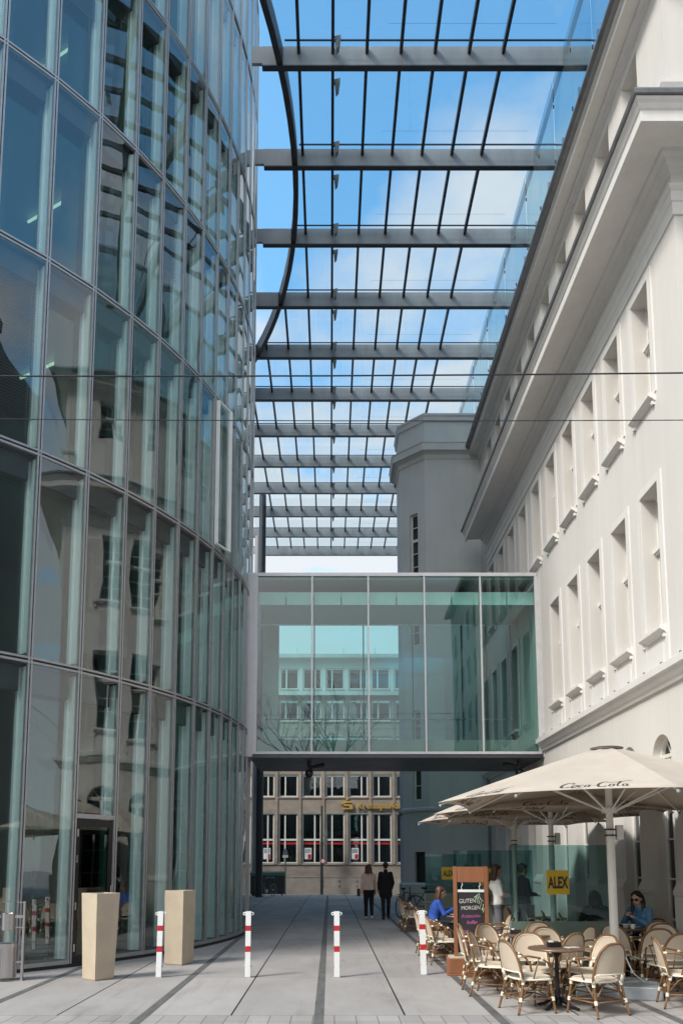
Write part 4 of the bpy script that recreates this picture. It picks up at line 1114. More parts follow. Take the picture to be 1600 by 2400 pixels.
# ------------------------------------------------------------------ menu board
mbd = thing('menu_board', 'tall wooden menu board with a chalked blackboard on a box foot', 'menu board', (2.24, 12.66, 0), R(-5))
mb = MB(); mb.box(-.40, .34, -.20, .22, .0, .03, 0); mb.box(-.395, .335, -.195, .215, .03, .265, 0); mb.build('box_foot', M['wood'], mbd, bevel=.008)
mb = MB(); mb.box(-.37, .31, -.17, .19, .266, .285); mb.build('foot_top', M['sandstone'], mbd)
for x in (-.275, .215):
    mb = MB(); mb.box(x, x+.06, -.035, .035, .286, 1.69); mb.build('frame_post', M['wood'], mbd, bevel=.004)
mb = MB(); mb.box(-.214, .214, -.028, .028, 1.44, 1.685); mb.build('header', M['wood'], mbd, bevel=.004)
mb = MB(); mb.box(-.21, .21, -.012, .012, .36, 1.31); bdp = mb.build('blackboard', M['board'], mbd)
mb = MB(); mb.box(-.21, .21, -.02, -.0125, 1.285, 1.325); mb.build('top_clip', M['white'], bdp)
for x in (-.14, .14):
    mb = MB(); mb.tube([(x,-.015,1.44), (x+.012,-.015,1.40), (x-.008,-.015,1.37), (x,-.015,1.327)], .006, 5); mb.build('hook', M['white'], mbd)
def chalk(txt, x, z, s, m, sh=.15, sx_=.9, rot=0):
    tm = textmesh(txt, s, .0006, sx_, sh, -.001); tm.xf(Matrix.Translation((x, -.0145, z)) @ Matrix.Rotation(PI/2, 4, 'X') @ Matrix.Rotation(R(rot), 4, 'Z')); tm.build('chalk_writing', m, bdp)
chalk('GUTEN', -.055, 1.115, .095, M['chalk_white'], .1, .85, 3); chalk('MORGEN', -.005, 1.01, .085, M['chalk_white'], .1, .85, 2)
chalk('Frühstücks-', .0, .885, .075, M['chalk_pink'], .25, .85, 3); chalk('buffet', .01, .785, .085, M['chalk_pink'], .25, .85, 1)
chalk('nur', -.10, .655, .075, M['chalk_pink'], .2, .9, 2); chalk('9°°-12°°', -.045, .49, .085, M['chalk_pink'], .2, .8, 4)
mb = MB()
for poly in ([(.07,1.17),(.10,1.24),(.13,1.27),(.14,1.20),(.19,1.14)], [(.05,1.20),(.11,1.24)], [(.09,1.17),(.12,1.22),(.10,1.12),(.15,1.19),(.12,1.10),(.17,1.15),(.15,1.07),(.20,1.10),(.17,1.0),(.205,1.04),(.19,.97)]):
    mb.tube([(x, -.014, z) for x, z in poly], .004, 4)
mb.build('chalk_drawing', M['chalk_green'], bdp)
mb = MB(); mb.tube([(-.12,-.014,.645),(-.06,-.014,.65)], .002, 4); mb.tube([(-.08,-.014,.465),(.02,-.014,.475)], .002, 4); mb.tube([(.03,-.014,.42),(.07,-.014,.40),(.04,-.014,.385),(.08,-.014,.36)], .003, 4); mb.build('chalk_underline', M['chalk_pink'], bdp)

# ------------------------------------------------------------------ bistro chairs
def make_chair():
    t = thing('bistro_chair', '', 'chair', group='rattan bistro chairs on the terrace')
    def back(th, s=1.0):
        c, s_ = math.cos(th), math.sin(th)
        y = .212*math.copysign(abs(c)**.72, c)*s; z = .43+(.395*abs(s_)**.78)*(.5+.5*s) - (1-s)*.02
        return y, z
    def bx_(y, z): return -.185-.17*(z-.40)-.055*(1-(y/.215)**2)
    def P3(y, z): return (bx_(y, z), y, z)
    TH = [PI*i/20 for i in range(21)]
    # seat
    mb = MB(); n = 24
    def seat_xy(i, s): 
        a = 2*PI*i/n; c, q = math.cos(a), math.sin(a)
        return (.02+.215*s*math.copysign(abs(c)**.7, c), .212*s*math.copysign(abs(q)**.7, q)*(1+.10*c))
    rings = [(1.0,.385),(1.0,.405),(.93,.418),(.5,.412),(.02,.408)]
    vs = [(*seat_xy(i, s), z) for s, z in rings for i in range(n)]
    mb.add(vs, [(r*n+i, r*n+(i+1) % n, (r+1)*n+(i+1) % n, (r+1)*n+i) for r in range(4) for i in range(n)]+[tuple(range(n-1,-1,-1))])
    mb.build('seat', M['seatmesh'], t, smooth=True)
    mb = MB(); mb.tube([(*seat_xy(i, 1.03), .388) for i in range(n)], .013, 6, closed=True); mb.build('seat_rim', M['bind'], t, smooth='all')
    # backrest
    mb = MB(); N = 12; g_ = []
    zb = .475
    for j in range(N+1):
        row = []
        for i in range(N+1):
            v = j/N
            # interpolate between a bottom bar and the arch
            y0 = -.195+.39*i/N
            yt, zt = back(PI-PI*(.04+.92*i/N), .95)
            y = y0*(1-v)+yt*v; z = zb*(1-v)+max(zt, zb)*v
            row.append(P3(y, z))
        g_.append(row)
    vs = [p for r in g_ for p in r]
    mb.add(vs, [(j*(N+1)+i, j*(N+1)+i+1, (j+1)*(N+1)+i+1, (j+1)*(N+1)+i) for j in range(N) for i in range(N)])
    o = mb.build('backrest', M['mesh'], t, smooth='all'); so = o.modifiers.new('s', 'SOLIDIFY'); so.thickness = .004; so.offset = 0
    mb = MB(); pts = [P3(*back(a)) for a in TH]
    pts = [(-.175, .195, .385)]+pts+[(-.175, -.195, .385)]
    mb.tube(pts, .0165, 7); mb.build('back_frame', M['rattan'], t, smooth='all')
    mb = MB(); mb.tube([(p[0]+.004, p[1], p[2]) for p in [P3(*back(a, .925)) for a in TH]], .0085, 6); mb.tube([P3(-.195+.39*i/8, zb) for i in range(9)], .011, 6)
    for s in (-1, 1): mb.tube([P3(s*.2, .475), (-.178, s*.197, .37)], .019, 7)
    mb.build('back_binding', M['bind'], t, smooth='all')
    for s in (-1, 1):
        mb = MB(); pts = [(bx_(.2,.66), s*.205, .66), (-.12, s*.245, .665), (.02, s*.255, .64), (.11, s*.245, .59), (.165, s*.225, .50), (.175, s*.205, .40)]
        mb.tube(pts, .0125, 6, 0); mb.tube([pts[2], (.055, s*.252, .625)], .0165, 6, 1); mb.tube([(-.235, s*.206, .66), (-.20, s*.222, .662)], .017, 6, 1)
        mb.tube([(.0, s*.254, .642), (-.05, s*.21, .40)], .008, 5, 0)
        mb.build('armrest', [M['rattan'], M['bind']], t, smooth='all')
    tops = [(.165,.185), (.165,-.185), (-.165,.19), (-.165,-.19)]; bots = [(.215,.215), (.215,-.215), (-.255,.225), (-.255,-.225)]
    def lp(i, z): 
        f = 1-z/.39
        return (tops[i][0]+(bots[i][0]-tops[i][0])*f, tops[i][1]+(bots[i][1]-tops[i][1])*f, z)
    for i in range(4):
        mb = MB(); mb.tube([lp(i, .39), lp(i, 0.0)], [.0155,.013], 7, 0); mb.tube([lp(i, .19), lp(i, .145)], .019, 7, 1); mb.tube([lp(i, .385), lp(i, .335)], .019, 7, 1); mb.tube([lp(i, .012), lp(i, 0)], .0142, 7, 2)
        mb.build('leg', [M['rattan'], M['bind'], M['iron']], t, smooth=True)
    mb = MB()
    for a, b in ((0,1),(1,3),(3,2),(2,0)):
        mb.tube([lp(a,.167), lp(b,.167)], .0095, 6, 0)
        pa, pb = Vector(lp(a,.19)), Vector(lp(b,.19)); md = (Vector(lp(a,.375))+Vector(lp(b,.375)))/2
        mb.tube([pa, pa.lerp(md,.6)+Vector((0,0,.03)), md], .0085, 5, 0); mb.tube([pb, pb.lerp(md,.6)+Vector((0,0,.03)), md], .0085, 5, 0); mb.tube([md-Vector((0,0,.012)), md+Vector((0,0,.012))], .016, 6, 1)
    mb.tube([lp(0,.167), lp(3,.167)], .008, 5, 0); mb.build('stretcher', [M['rattan'], M['bind']], t, smooth='all')
    return t
CHAIRS = [
 (2.36, 9.60, 14, 'chair left of the front table, back turned to the left, in the foreground'),
 (3.10, 9.40, 118, 'chair right of the front table, its tan back turned to the viewer'),
 (3.28, 10.08, 205, 'chair behind the right foreground chair, only its cream back rim showing'),
 (2.60, 10.25, -92, 'chair behind the front table facing the viewer, cream back above the tabletop'),
 (2.17, 10.72, -22, 'cream chair left of the front table with its seat toward the lane'),
 (3.05, 10.72, 125, 'tan backed chair between the front table and the second table'),
 (3.48, 11.50, 188, 'chair right of the second table, seen edge on against the frosted panel'),
 (3.08, 11.15, -88, 'cream rounded chair back before the second table'),
 (3.22, 12.10, -92, 'cream chair just before the frosted green panel, farthest at the second table'),
 (2.26, 12.05, -5, 'chair next to the menu board foot, farthest of the left group'),
 (2.12, 11.35, -8, 'chair between the menu board and the front cream chair on the left'),
 (2.47, 11.75, -60, 'brown rimmed chair left of the second table turned to the viewer'),
 (4.42, 12.05, 40, 'tan chair beside the nearest parasol pole facing the wall side table'),
 (4.64, 11.50, 85, 'tan backed chair right of the nearest pole, back toward the viewer'),
 (4.98, 11.80, -100, 'cream chair before the denim woman facing the viewer'),
 (4.32, 9.88, -12, 'cream chair on the right edge beside the steel parasol slab'),
 (4.55, 10.75, 100, 'tan chair at the right edge behind the one by the slab'),
 (4.62, 9.05, 150, 'chair cut by the right edge of the view, nearest of the right group'),
 (5.06, 12.25, -110, 'cream chair tucked under the wall side table below the denim woman'),
 (1.98, 14.05, 3, 'nearest chair of the row along the pavement drain'),
 (1.95, 14.52, -2, 'second chair of the row along the pavement drain'),
 (1.96, 14.98, 4, 'third chair of the row along the pavement drain'),
 (1.94, 15.42, 0, 'fourth chair of the row along the drain, just before the girl in blue'),
 (2.05, 15.92, 0, 'chair under the girl in blue'),
 (2.10, 20.40, 5, 'nearest chair of the shaded far group by the couple'),
 (2.12, 21.05, -4, 'second chair of the shaded far group by the couple'),
 (2.16, 21.70, 2, 'third chair of the shaded far group by the couple'),
 (2.22, 22.40, -3, 'farthest chair of the shaded group before the bicycle'),
 (2.92, 14.25, 178, 'chair behind the menu board leaning to the right'),
 (2.78, 13.45, 172, 'chair right behind the menu board post'),
 (3.22, 13.20, 160, 'cream chair seen through the glass left of the middle parasol pole'),
 (3.36, 13.75, 168, 'second cream chair seen through the glass left of the middle parasol pole'),
 (3.98, 16.40, -14, 'farthest of the chairs lined up behind the nearest glass screen'),
 (4.20, 15.85, -14, 'second farthest chair lined up behind the nearest glass screen'),
 (4.38, 15.25, -14, 'third chair of the line behind the nearest glass screen'),
 (4.52, 14.60, -14, 'nearest chair of the line behind the nearest glass screen'),
 (3.98, 17.25, -90, 'chair facing the viewer behind the standing man'),
 (4.50, 13.42, 88, 'chair under the dark haired sitter behind the glass'),
 (5.13, 13.0, 205, 'chair under the woman in the denim jacket'),
]
c0 = make_chair()
for i, (x, y, a, lb) in enumerate(CHAIRS):
    o = c0 if i == 0 else copy_tree(c0)
    o.location = (x, y, .001); o.rotation_euler = (0, 0, R(a)); o.scale = (1.02, 1.12, 1.0); o['label'] = 'bistro ' + lb

# ------------------------------------------------------------------ tables
def make_table():
    t = thing('bistro_table', '', 'table', group='round pedestal tables on the terrace')
    mb = MB(); mb.lathe([(.0,.688),(.31,.688),(.335,.694),(.34,.705),(.335,.716),(.32,.72),(0,.72)], 0, 0, 32); mb.build('tabletop', M['tabletop'], t, smooth=True)
    mb = MB(); mb.lathe([(.055,.03),(.05,.10),(.032,.13),(.036,.20),(.028,.24),(.024,.40),(.03,.46),(.024,.50),(.022,.60),(.05,.64),(.09,.687)], 0, 0, 16); mb.build('column', M['iron'], t, smooth=True)
    for i in range(4):
        a = R(45+90*i); d = Vector((math.cos(a), math.sin(a), 0))
        mb = MB(); mb.tube([d*.03+Vector((0,0,.11)), d*.10+Vector((0,0,.09)), d*.18+Vector((0,0,.035)), d*.25+Vector((0,0,.02))], [.028,.026,.02,.018], 8); mb.sphere(d*.255+Vector((0,0,.016)), (.03,.03,.016), 10, 6); mb.build('foot', M['iron'], t, smooth='all')
    return t
t0 = make_table()
TABLES = [(2.76, 9.78, 'dark round table in the foreground on a cast iron pedestal'), (2.86, 11.62, 'second round table behind the front one, with a black caddy'),
          (4.66, 12.72, 'round table before the woman in denim, laid with china'), (4.78, 9.95, 'round table cut by the right edge of the view'), (2.56, 15.85, 'round table in front of the girl in blue'), (2.52, 14.35, 'round table behind the menu board beside the chair row'),
          (2.75, 21.3, 'round table in the shaded far group'), (4.15, 15.15, 'round table behind the nearest glass screen')]
for i, (x, y, lb) in enumerate(TABLES):
    o = t0 if i == 0 else copy_tree(t0)
    o.location = (x, y, 0); o.rotation_euler = (0, 0, R(17*i)); o['label'] = lb
def caddy(x, y, rz, lb):
    t = thing('menu_caddy', lb, 'caddy', (x, y, .7215), R(rz), 'black caddies on the tables')
    mb = MB(); mb.box(-.075, .075, -.045, .045, 0, .012); mb.box(-.075, .075, -.045, -.040, .0125, .06); mb.box(-.075, .075, .040, .045, .0125, .06); mb.box(-.075, -.070, -.039, .039, .0125, .06); mb.box(.07, .075, -.039, .039, .0125, .06); mb.build('tray', M['black'], t)
    mb = MB(); mb.box(-.06, -.02, -.03, .03, .0125, .075); mb.build('sachets', M['white'], t); mb = MB(); mb.box(.0, .05, -.03, .03, .0125, .07); mb.build('cards', M['tabletop'], t)
caddy(2.74, 9.80, 10, 'black caddy on the foreground table'); caddy(2.70, 11.62, -15, 'black caddy on the second table'); caddy(4.53, 12.60, 5, 'black caddy on the table of the woman in denim')
def flat(x, y, z, w_, d_, rz, name, lb, cat, m):
    mb = MB(); mb.box(-w_/2, w_/2, -d_/2, d_/2, 0, .006); o = mb.build(name, m); o.location = (x, y, z); o.rotation_euler = (0,0,R(rz)); return tag(o, lb, cat)
flat(2.94, 9.74, .7213, .16, .11, 20, 'leaflet', 'small pale leaflet on the foreground table', 'leaflet', M['china'])
flat(2.98, 11.56, .7213, .20, .12, -10, 'leaflet', 'pale leaflet on the second table', 'leaflet', M['china'])
def lathed(name, lb, cat, prof, x, y, z, m, n=18):
    o = MB().lathe(prof, 0, 0, n).build(name, m, smooth=True); o.location = (x, y, z); return tag(o, lb, cat)
lathed('bowl', 'white bowl on the table before the woman in denim', 'bowl', [(.0,.004),(.035,.0),(.05,.01),(.085,.06),(.088,.062),(.08,.058),(.05,.02),(0,.016)], 4.66, 12.62, .7213, M['china'])
lathed('plate', 'white plate under the hands of the woman in denim', 'plate', [(0,.003),(.06,0),(.11,.012),(.112,.015),(.06,.006),(0,.006)], 4.83, 12.72, .7213, M['china'])
lathed('cup', 'white cup on the table right of the bowl', 'cup', [(.0,.0),(.028,.0),(.036,.04),(.038,.07),(.035,.07),(.03,.01),(0,.008)], 4.74, 12.50, .7213, M['china'])
lathed('plate', 'white plate before the girl in blue', 'plate', [(0,.003),(.06,0),(.11,.012),(.112,.015),(.06,.006),(0,.006)], 2.48, 15.82, .7213, M['china'])
lathed('cup', 'white cup beside the plate of the girl in blue', 'cup', [(.0,.0),(.028,.0),(.036,.04),(.038,.07),(.035,.07),(.03,.01),(0,.008)], 2.62, 15.70, .7213, M['china'])

# ------------------------------------------------------------------ bicycles
def bicycle(x, y, rz, z, lb):
    t = thing('bicycle', lb, 'bicycle', (x, y, z), R(rz), 'parked bicycles')
    for cx in (-.52, .52):
        mb = MB(); mb.tube([(cx+.33*math.cos(2*PI*i/28), 0, .345+.33*math.sin(2*PI*i/28)) for i in range(28)], .017, 6, closed=True); wh = mb.build('tyre', M['rubber'], t, smooth='all')
        mb = MB(); mb.tube([(cx+.305*math.cos(2*PI*i/28), 0, .345+.305*math.sin(2*PI*i/28)) for i in range(28)], .008, 5, closed=True)
        for i in range(14): mb.tube([(cx,0,.345), (cx+.305*math.cos(2*PI*i/14), 0, .345+.305*math.sin(2*PI*i/14))], .0022, 3)
        mb.tube([(cx,-.05,.345), (cx,.05,.345)], .022, 8); mb.build('rim', M['galv'], wh)
    mb = MB(); A, Bq, C_, D_ = (-.52,0,.345), (-.06,0,.30), (-.18,0,.78), (.36,0,.80)
    for p, q in ((A,Bq),(A,C_),(Bq,C_),(C_,D_),(Bq,D_)): mb.tube([p,q], .017, 7)
    mb.tube([D_, (.38,0,.72), (.52,0,.345)], .015, 7); mb.tube([C_, (-.20,0,.90)], .014, 7); mb.tube([D_, (.33,0,.98)], .014, 7); mb.build('frame', M['black'], t, smooth='all')
    mb = MB(); mb.tube([(.20,-.28,.99),(.30,-.22,1.02),(.34,0,1.0),(.30,.22,1.02),(.20,.28,.99)], .013, 7); mb.build('handlebar', M['galv'], t, smooth='all')
    mb = MB(); mb.sphere((-.21,0,.925), (.13,.085,.04), 12, 7); mb.build('saddle', M['black'], t, smooth='all')
    mb = MB(); mb.tube([(-.06,-.03,.30),(-.06,.03,.30)], .09, 14); mb.tube([(-.06,.06,.30),(.06,.06,.20),(.06,.13,.20)], .01, 5); mb.tube([(-.06,-.06,.30),(-.18,-.06,.40),(-.18,-.13,.40)], .01, 5); mb.build('crank', M['galv'], t)
    mb = MB(); mb.tube([(-.70,-.06,.74),(-.30,-.06,.74),(-.30,.06,.74),(-.70,.06,.74)], .008, 5, closed=True); mb.tube([(-.62,0,.74),(-.52,0,.36)], .008, 5); mb.build('rack', M['black'], t)
bicycle(2.50, 26.2, 62, 0, 'dark bicycle parked by the grey stair tower right of the couple')
bicycle(3.35, 26.75, 25, 0, 'second dark bicycle close to the wall of the stair tower')
bicycle(-3.35, 42.6, 58, gz(42.6), 'black bicycle leaning near the steel column on the left')

# ------------------------------------------------------------------ people
def V(*a): return Vector(a)
def head_parts(mb, c, yaw=0, pitch=0, s=1.0):
    rot = Matrix.Rotation(yaw, 3, 'Z') @ Matrix.Rotation(pitch, 3, 'X')
    def h(x, y, z): return c + rot @ Vector((x*s, y*s, z*s))
    mb.sphere(c + rot @ V(0,-.008*s,.018*s), (.074*s,.092*s,.098*s), 16, 12, rot=rot)
    mb.sphere(h(0,.022,-.045), (.056*s,.066*s,.068*s), 14, 10, rot=rot)     # jaw
    mb.capsule(h(0,.086,.015), h(0,.104,-.022), .009*s, .014*s, 8)           # nose
    mb.capsule(h(-.03,.080,.030), h(.03,.080,.030), .010*s, .010*s, 8)       # brow
    mb.capsule(h(-.016,.083,-.055), h(.016,.083,-.055), .009*s, .009*s, 8)   # lips
    for e in (-1, 1): mb.sphere(h(e*.075,-.005,.0), (.012*s,.022*s,.032*s), 8, 6, rot=rot)
    return h
def hand(mb, wrist, dirv, palm_n, curl=.5, s=1.0):
    d = dirv.normalized(); nrm = (palm_n - d*palm_n.dot(d)).normalized(); sd = d.cross(nrm)
    pc = wrist + d*.045*s
    for q in (-.028,-.010,.010,.028): mb.capsule(wrist+sd*q*.6*s, pc+sd*q*s+d*.03*s, .014*s, .012*s, 6)
    for q, ln in ((-.030,.060), (-.010,.074), (.010,.070), (.030,.056)):
        k0 = pc+sd*q*s+d*.035*s; k1 = k0 + (d*math.cos(curl*.5)+nrm*math.sin(curl*.5))*ln*.5*s; k2 = k1 + (d*math.cos(curl*1.4)+nrm*math.sin(curl*1.4))*ln*.5*s
        mb.capsule(k0, k1, .0095*s, .009*s, 6); mb.capsule(k1, k2, .009*s, .0075*s, 6)
    b0 = wrist+sd*.028*s+d*.02*s; b1 = b0+(sd*.75+d*.6+nrm*.2).normalized()*.035*s; mb.capsule(b0, b1, .012*s, .010*s, 6); mb.capsule(b1, b1+(d*.9+nrm*.35)*.03*s, .010*s, .008*s, 6)
def person(label, loc, yaw, J, top, legs, hair, shoes, head_yaw=0, head_pitch=0, group=None, coat=None, vis_face=False, glasses=False, palm=None, curl=.6):
    t = thing('person', label, 'person', loc, yaw, group)
    b = MB()
    hc = J['head']
    h = head_parts(b, hc, head_yaw, head_pitch)
    b.capsule(J['neck'], hc-V(0,.0,.05), .055, .05, 12)
    def torso(mb, g=0., z_lo=None):
        p, c, n_ = J['pelvis'], J['chest'], J['neck']
        for e in (-1, 1):
            ax = (J['shR']-J['shL']).normalized()*e
            mb.capsule(p+ax*.075, (p+c)/2+ax*.062, .105+g, .092+g, 12); mb.capsule((p+c)/2+ax*.062, c+ax*.085, .092+g, .098+g, 12)
            mb.capsule(c+ax*.085, (J['shR'] if e > 0 else J['shL'])-ax*.03+V(0,0,-.01), .085+g, .058+g, 10)
        mb.capsule(p, c, .11+g, .105+g, 12); mb.capsule(c+V(0,0,.04), n_, .085+g, .05+g*.6, 10)
    torso(b)
    for S_ in 'LR':
        b.capsule(J['sh'+S_], J['el'+S_], .046, .037, 10); b.capsule(J['el'+S_], J['wr'+S_], .037, .026, 10)
        dv = J.get('hd'+S_, J['wr'+S_]-J['el'+S_]); hand(b, J['wr'+S_], dv, palm or V(0,-.2,-1), curl)
        b.capsule(J['hip'+S_], J['kn'+S_], .082, .056, 12); b.capsule(J['kn'+S_], J['an'+S_], .055, .035, 10); f_ = J['toe'+S_]; b.capsule(J['an'+S_]-V(0,0,.03), f_, .034, .026, 8)
    remeshed(b, 'body', M['skin'], t, .0085, 3)
    g = MB(); torso(g, .014)
    for S_ in 'LR':
        g.capsule(J['sh'+S_], J['el'+S_], .054, .050, 10); g.capsule(J['el'+S_], J['el'+S_].lerp(J['wr'+S_], .93), .052, .040, 10)
    if coat:
        for S_ in 'LR':
            e = J['hip'+S_].lerp(J['kn'+S_], coat); g.capsule(J['hip'+S_]+V(0,0,.08), e, .115, .125, 12)
        g.capsule(J['pelvis'], (J['hipL']+J['hipR'])/2+((J['knL']+J['knR'])/2-(J['hipL']+J['hipR'])/2)*coat, .12, .125, 12)
    # collar
    g.capsule(J['neck']-V(0,0,.03), J['neck']+V(0,-.01,.0), .068, .062, 10)
    remeshed(g, 'jacket', M[top], t, .0095, 3)
    g = MB()
    g.capsule(J['hipL'], J['hipR'], .108, .108, 12)
    g.capsule(J['pelvis'], (J['hipL']+J['hipR'])/2, .12, .11, 12)
    for S_ in 'LR':
        g.capsule(J['hip'+S_], J['kn'+S_], .096, .067, 12); g.capsule(J['kn'+S_], J['kn'+S_].lerp(J['an'+S_], .93), .066, .052, 10)
    remeshed(g, 'trousers', M[legs], t, .0095, 3)
    for S_ in 'LR':
        g = MB(); a_, f_ = J['an'+S_], J['toe'+S_]; d = (f_-a_); d.z = 0; d = d.normalized()*.07
        g.capsule(a_-V(0,0,.035)-d*.35, f_+V(0,0,.004), .043, .036, 10); g.capsule(a_+V(0,0,.0), a_-V(0,0,.03), .046, .044, 8); remeshed(g, 'shoe', M[shoes], t, .009, 2)
    rot = Matrix.Rotation(head_yaw, 3, 'Z') @ Matrix.Rotation(head_pitch, 3, 'X')
    hp = lambda x, y, z: hc + rot @ V(x, y, z)
    g = MB()
    g.sphere(hp(0,-.030,.042), (.087,.096,.094), 16, 12, rot=rot); 
    for e in (-1, 1): g.capsule(hp(e*.042,.040,.088), hp(e*.070,-.035,.03), .026, .030, 8)
    mm, ln = hair
    if ln > 0:
        for e in (-1, -.5, 0, .5, 1):
            s0 = hp(e*.066, -.060+.015*abs(e), .03); s1 = hp(e*.080, -.085+.030*abs(e), -.08); s2 = s1 + V(e*.02, -.02+.07*abs(e)*(ln > .2), -ln)
            g.capsule(s0, s1, .042, .040, 10); g.capsule(s1, s2, .040, .026, 10)
    else: g.sphere(hp(0,-.052,-.01), (.072,.068,.07), 12, 8, rot=rot)
    remeshed(g, 'hair', M[mm], t, .009, 3)
    if vis_face:
        for e in (-1, 1):
            q = MB(); q.sphere(hp(e*.031,.079,.012), (.013,.007,.008), 8, 6, rot=rot); q.build('eye', M['lens'], t, smooth='all')
        q = MB(); q.sphere(hp(0,.0925,-.055), (.021,.006,.008), 10, 6, rot=rot); q.build('mouth', M['lip'], t, smooth='all')
    if glasses:
        q = MB()
        for e in (-1, 1): q.sphere(hp(e*.034,.092,.012), (.028,.010,.023), 12, 8, rot=rot); q.tube([hp(e*.058,.085,.018), hp(e*.08,.0,.012)], .003, 5)
        q.tube([hp(-.01,.1,.016), hp(.01,.1,.016)], .003, 5); q.build('sunglasses', M['lens'], t, smooth='all')
    return t, hp
def standing(lift=0., arms='down', s=1.0):
    J = dict(head=V(0,.015,1.615), neck=V(0,-.005,1.475), chest=V(0,-.005,1.30), pelvis=V(0,0,.98), shL=V(-.165,-.01,1.395), shR=V(.165,-.01,1.395),
             hipL=V(-.085,0,.92), hipR=V(.085,0,.92), knL=V(-.08,.02+lift*.16,.50), knR=V(.08,.02-lift*.02,.49), anL=V(-.075,lift*.26,.085), anR=V(.075,-lift*.24,.085+abs(lift)*.04))
    for S_, e in (('L',-1),('R',1)):
        J['toe'+S_] = J['an'+S_]+V(e*.02,.15,-.055)
        if arms == 'down': J['el'+S_] = V(e*.212,-.03+e*lift*.08,1.12); J['wr'+S_] = V(e*.215,.05+e*lift*.14,.89)
        elif arms == 'fwd': J['el'+S_] = V(e*.22,.02,1.14); J['wr'+S_] = V(e*.10,.24,1.12)
    return {k_: v*s for k_, v in J.items()}
def seated(lean=.05, hz=.50):
    J = dict(head=V(0,.075+lean,hz+.655), neck=V(0,.02+lean,hz+.53), chest=V(0,lean*.6,hz+.36), pelvis=V(0,-.02,hz+.06), shL=V(-.17,lean,hz+.47), shR=V(.17,lean,hz+.47),
             hipL=V(-.085,.02,hz), hipR=V(.085,.02,hz), knL=V(-.10,.42,hz-.02), knR=V(.10,.42,hz-.02), anL=V(-.10,.40,.085), anR=V(.10,.36,.085))
    for S_, e in (('L',-1),('R',1)):
        J['toe'+S_] = J['an'+S_]+V(e*.02,.14,-.055); J['el'+S_] = V(e*.24,.10+lean,hz+.24); J['wr'+S_] = V(e*.10,.30+lean,hz+.33); J['hd'+S_] = V(-e*.5,.8,.15)
    return J
# couple walking away
J = standing(.7); t, _ = person('woman walking away in a beige blazer and black trousers, handbag on her left', (1.22, 24.95, 0), R(3), {k_: v*.985 for k_, v in J.items()}, 'beige', 'blackcloth', ('hair_red', .07), 'shoe_pale', group='couple walking away', head_yaw=R(-12))
q = tag(MB().box(-.05, .05, -.12, .12, 0, .24).build('handbag', M['leather'], bevel=.02), 'black and white handbag hanging at the hip of the walking woman', 'bag'); q.location = (.90, 24.98, .72)
J = standing(-.6); J['elR'] = V(.225,-.01,1.11); J['wrR'] = V(.18,.10,.91)
person('man walking away in a long black coat and dark trousers', (1.75, 24.95, 0), R(-2), {k_: v*1.03 for k_, v in J.items()}, 'blackcloth', 'blackcloth', ('hair_dark', 0), 'shoe', group='couple walking away', coat=.42)
# girl in blue, seated, facing right
J = seated(.08); person('girl with long brown hair in a bright blue top sitting beside the menu board', (2.07, 15.92, 0), R(-90), J, 'blue', 'blackcloth', ('hair_brown', .20), 'shoe', vis_face=True, head_pitch=R(-8))
# woman in denim with sunglasses
J = seated(.07, .51); J['wrL'] = V(-.07,.31,.87); J['wrR'] = V(.09,.30,.90); J['hdL'] = V(.6,.5,.5); J['hdR'] = V(-.6,.4,.5)
t, hp = person('woman with long black hair and sunglasses in a denim jacket, hands raised at the table', (5.10, 13.02, 0), R(125), J, 'denim', 'blackcloth', ('hair_dark', .24), 'shoe', vis_face=True, glasses=True, head_pitch=R(-14), head_yaw=R(12))
# dark haired sitter seen from behind
J = seated(.06, .50); person('dark haired sitter in a dark jacket seen from behind through the glass', (4.50, 13.42, 0), R(0), J, 'navycloth', 'blackcloth', ('hair_dark', .04), 'shoe')
# standing pair
J = standing(0, 'fwd'); t, _ = person('standing woman in a white blouse with a black rucksack behind the glass', (3.34, 15.95, 0), R(-80), {k_: v*.985 for k_, v in J.items()}, 'whitecloth', 'greycloth', ('hair_brown', .10), 'shoe', head_pitch=R(-10))
q = MB(); q.sphere((0,0,0), (.17,.12,.20), 14, 10); q.capsule((-.1,.03,.12), (-.02,.12,.22), .02, .02, 6); q = tag(q.build('rucksack', M['leather'], smooth='all'), 'black rucksack on the back of the standing woman in white', 'rucksack'); q.location = (3.10, 15.90, 1.12); q.rotation_euler = (0, 0, R(95))
J = standing(0, 'fwd'); person('standing man in a dark jumper behind the glass, beside the woman in white', (3.88, 16.0, 0), R(-70), J, 'navycloth', 'greycloth', ('hair_dark', 0), 'shoe', head_pitch=R(-12))

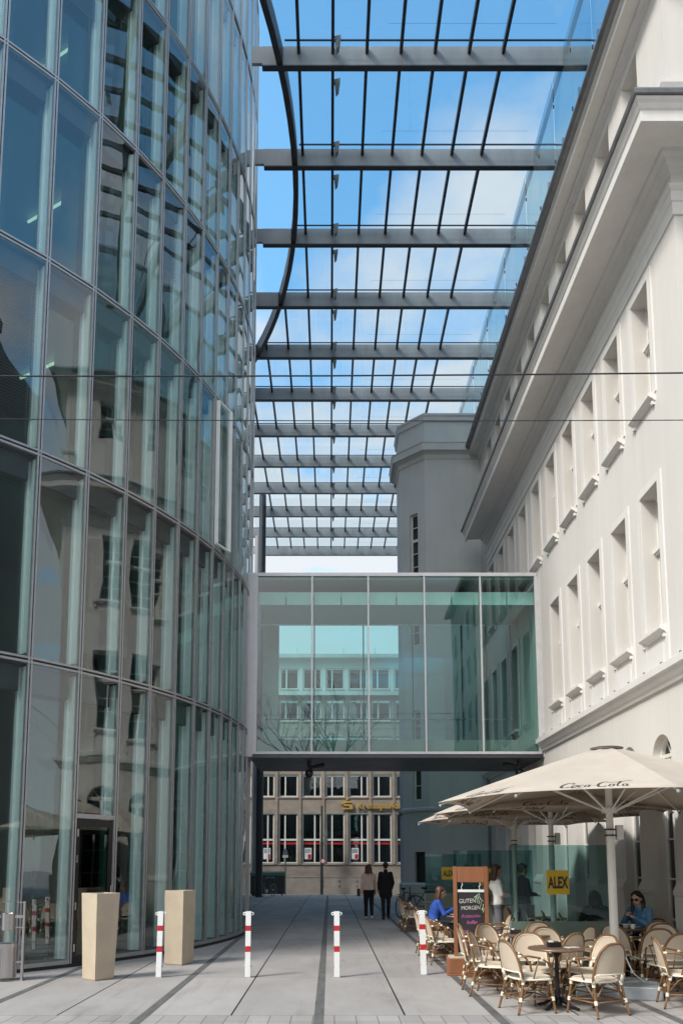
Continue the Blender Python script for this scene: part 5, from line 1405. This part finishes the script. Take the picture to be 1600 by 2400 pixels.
# ------------------------------------------------------------------ street side behind the viewer (seen mirrored in the glass)
def back_building(x0, x1, y1, y0, h_, m, mw, lb):
    t = thing('street_building', lb, 'building', ((x0+x1)/2, y1, 0))
    inv = Matrix.Translation((-(x0+x1)/2, -y1, 0))
    def b_(mb, n, m_, **kw):
        o = mb.build(n, m_, None, **kw); o.parent = t; o.matrix_parent_inverse = inv; return o
    xs = []; x = x0+1.2
    while x+1.3 < x1: xs.append(x); x += 2.8
    zs = []; z = 1.0
    while z+2.0 < h_-.6: zs.append(z); z += 3.4
    mb = MB(); wall_grid(mb, lambda u, v, d: (u, y1-d, v), x0, x1, -.02, h_, [(x, x+1.3, z, z+2.0, False) for x in xs for z in zs], .25, None)
    for a, b in (((x0,y1),(x0,y0)), ((x0,y0),(x1,y0)), ((x1,y0),(x1,y1))): mb.quad((*a,-.02), (*b,-.02), (*b,h_), (*a,h_))
    mb.quad((x0,y0,h_), (x1,y0,h_), (x1,y1,h_), (x0,y1,h_)); b_(mb, 'wall', m)
    mb = MB(); mb.box(x0-.3, x1+.3, y1-.1, y1+.5, h_-.1, h_+.35); b_(mb, 'cornice', m)
    mb = MB()
    for x in xs:
        for z in zs: mb.quad((x,y1-.24,z), (x+1.3,y1-.24,z), (x+1.3,y1-.24,z+2), (x,y1-.24,z+2))
    b_(mb, 'glazing', mw)
    return t
bb_ = back_building(-14, 14, 0, -14, 22, M['darkfacade'], M['dark'], 'dark street building mirrored in the left bays of the glass facade')
bb_.location = (10.2, -9, 0); bb_.rotation_euler = (0, 0, PI/2)
back_building(-40, 4, -26, -38, 9.5, M['darkfacade'], M['dark'], 'low dark building across the street behind the viewer, mirrored in the footbridge')

# bare tree on the street side, mirrored in the footbridge
bt = thing('bare_tree', 'leafless street tree behind the viewer, mirrored in the footbridge glass', 'tree', (.6, -22, 0))
rt = random.Random(11); tk = MB(); bw = MB()
def grow(p, d, L_, r_, lev):
    pts = [p]; rs = [r_]; n_ = 4
    for i in range(n_):
        d = (d+Vector((rt.uniform(-.22,.22), rt.uniform(-.22,.22), rt.uniform(-.04,.14)))).normalized()
        pts.append(pts[-1]+d*L_/n_); rs.append(r_*(1-.42*(i+1)/n_))
    (tk if lev == 0 else bw).tube(pts, rs, 7 if lev < 2 else 4)
    if lev < 5:
        for j in range(3 if lev else 5):
            q = pts[rt.randint(2, n_)]; a = rt.uniform(0, 2*PI)
            grow(q, (d*.7+Vector((math.cos(a), math.sin(a), .45))*.75).normalized(), L_*rt.uniform(.55,.72), r_*.52, lev+1)
grow(Vector((0,0,-.05)), Vector((0,0,1)), 9.0, .26, 0)
tk.build('trunk', M['bark'], bt, smooth='all', fixn=False); bw.build('branches', M['bark'], bt, fixn=False)

# unseen blocks added behind rotunda and stair tower to keep light off the alley
mb = MB(); mb.box(-22, -5.6, 31.2, 43, -.02, 13.5); G(mb, 'rear_shade_block', M['panel'])
mb = MB(); mb.box(4.7, 18, 30.55, 43.5, -.06, 17.0); B(mb, 'rear_shade_block', M['tower_stucco'])
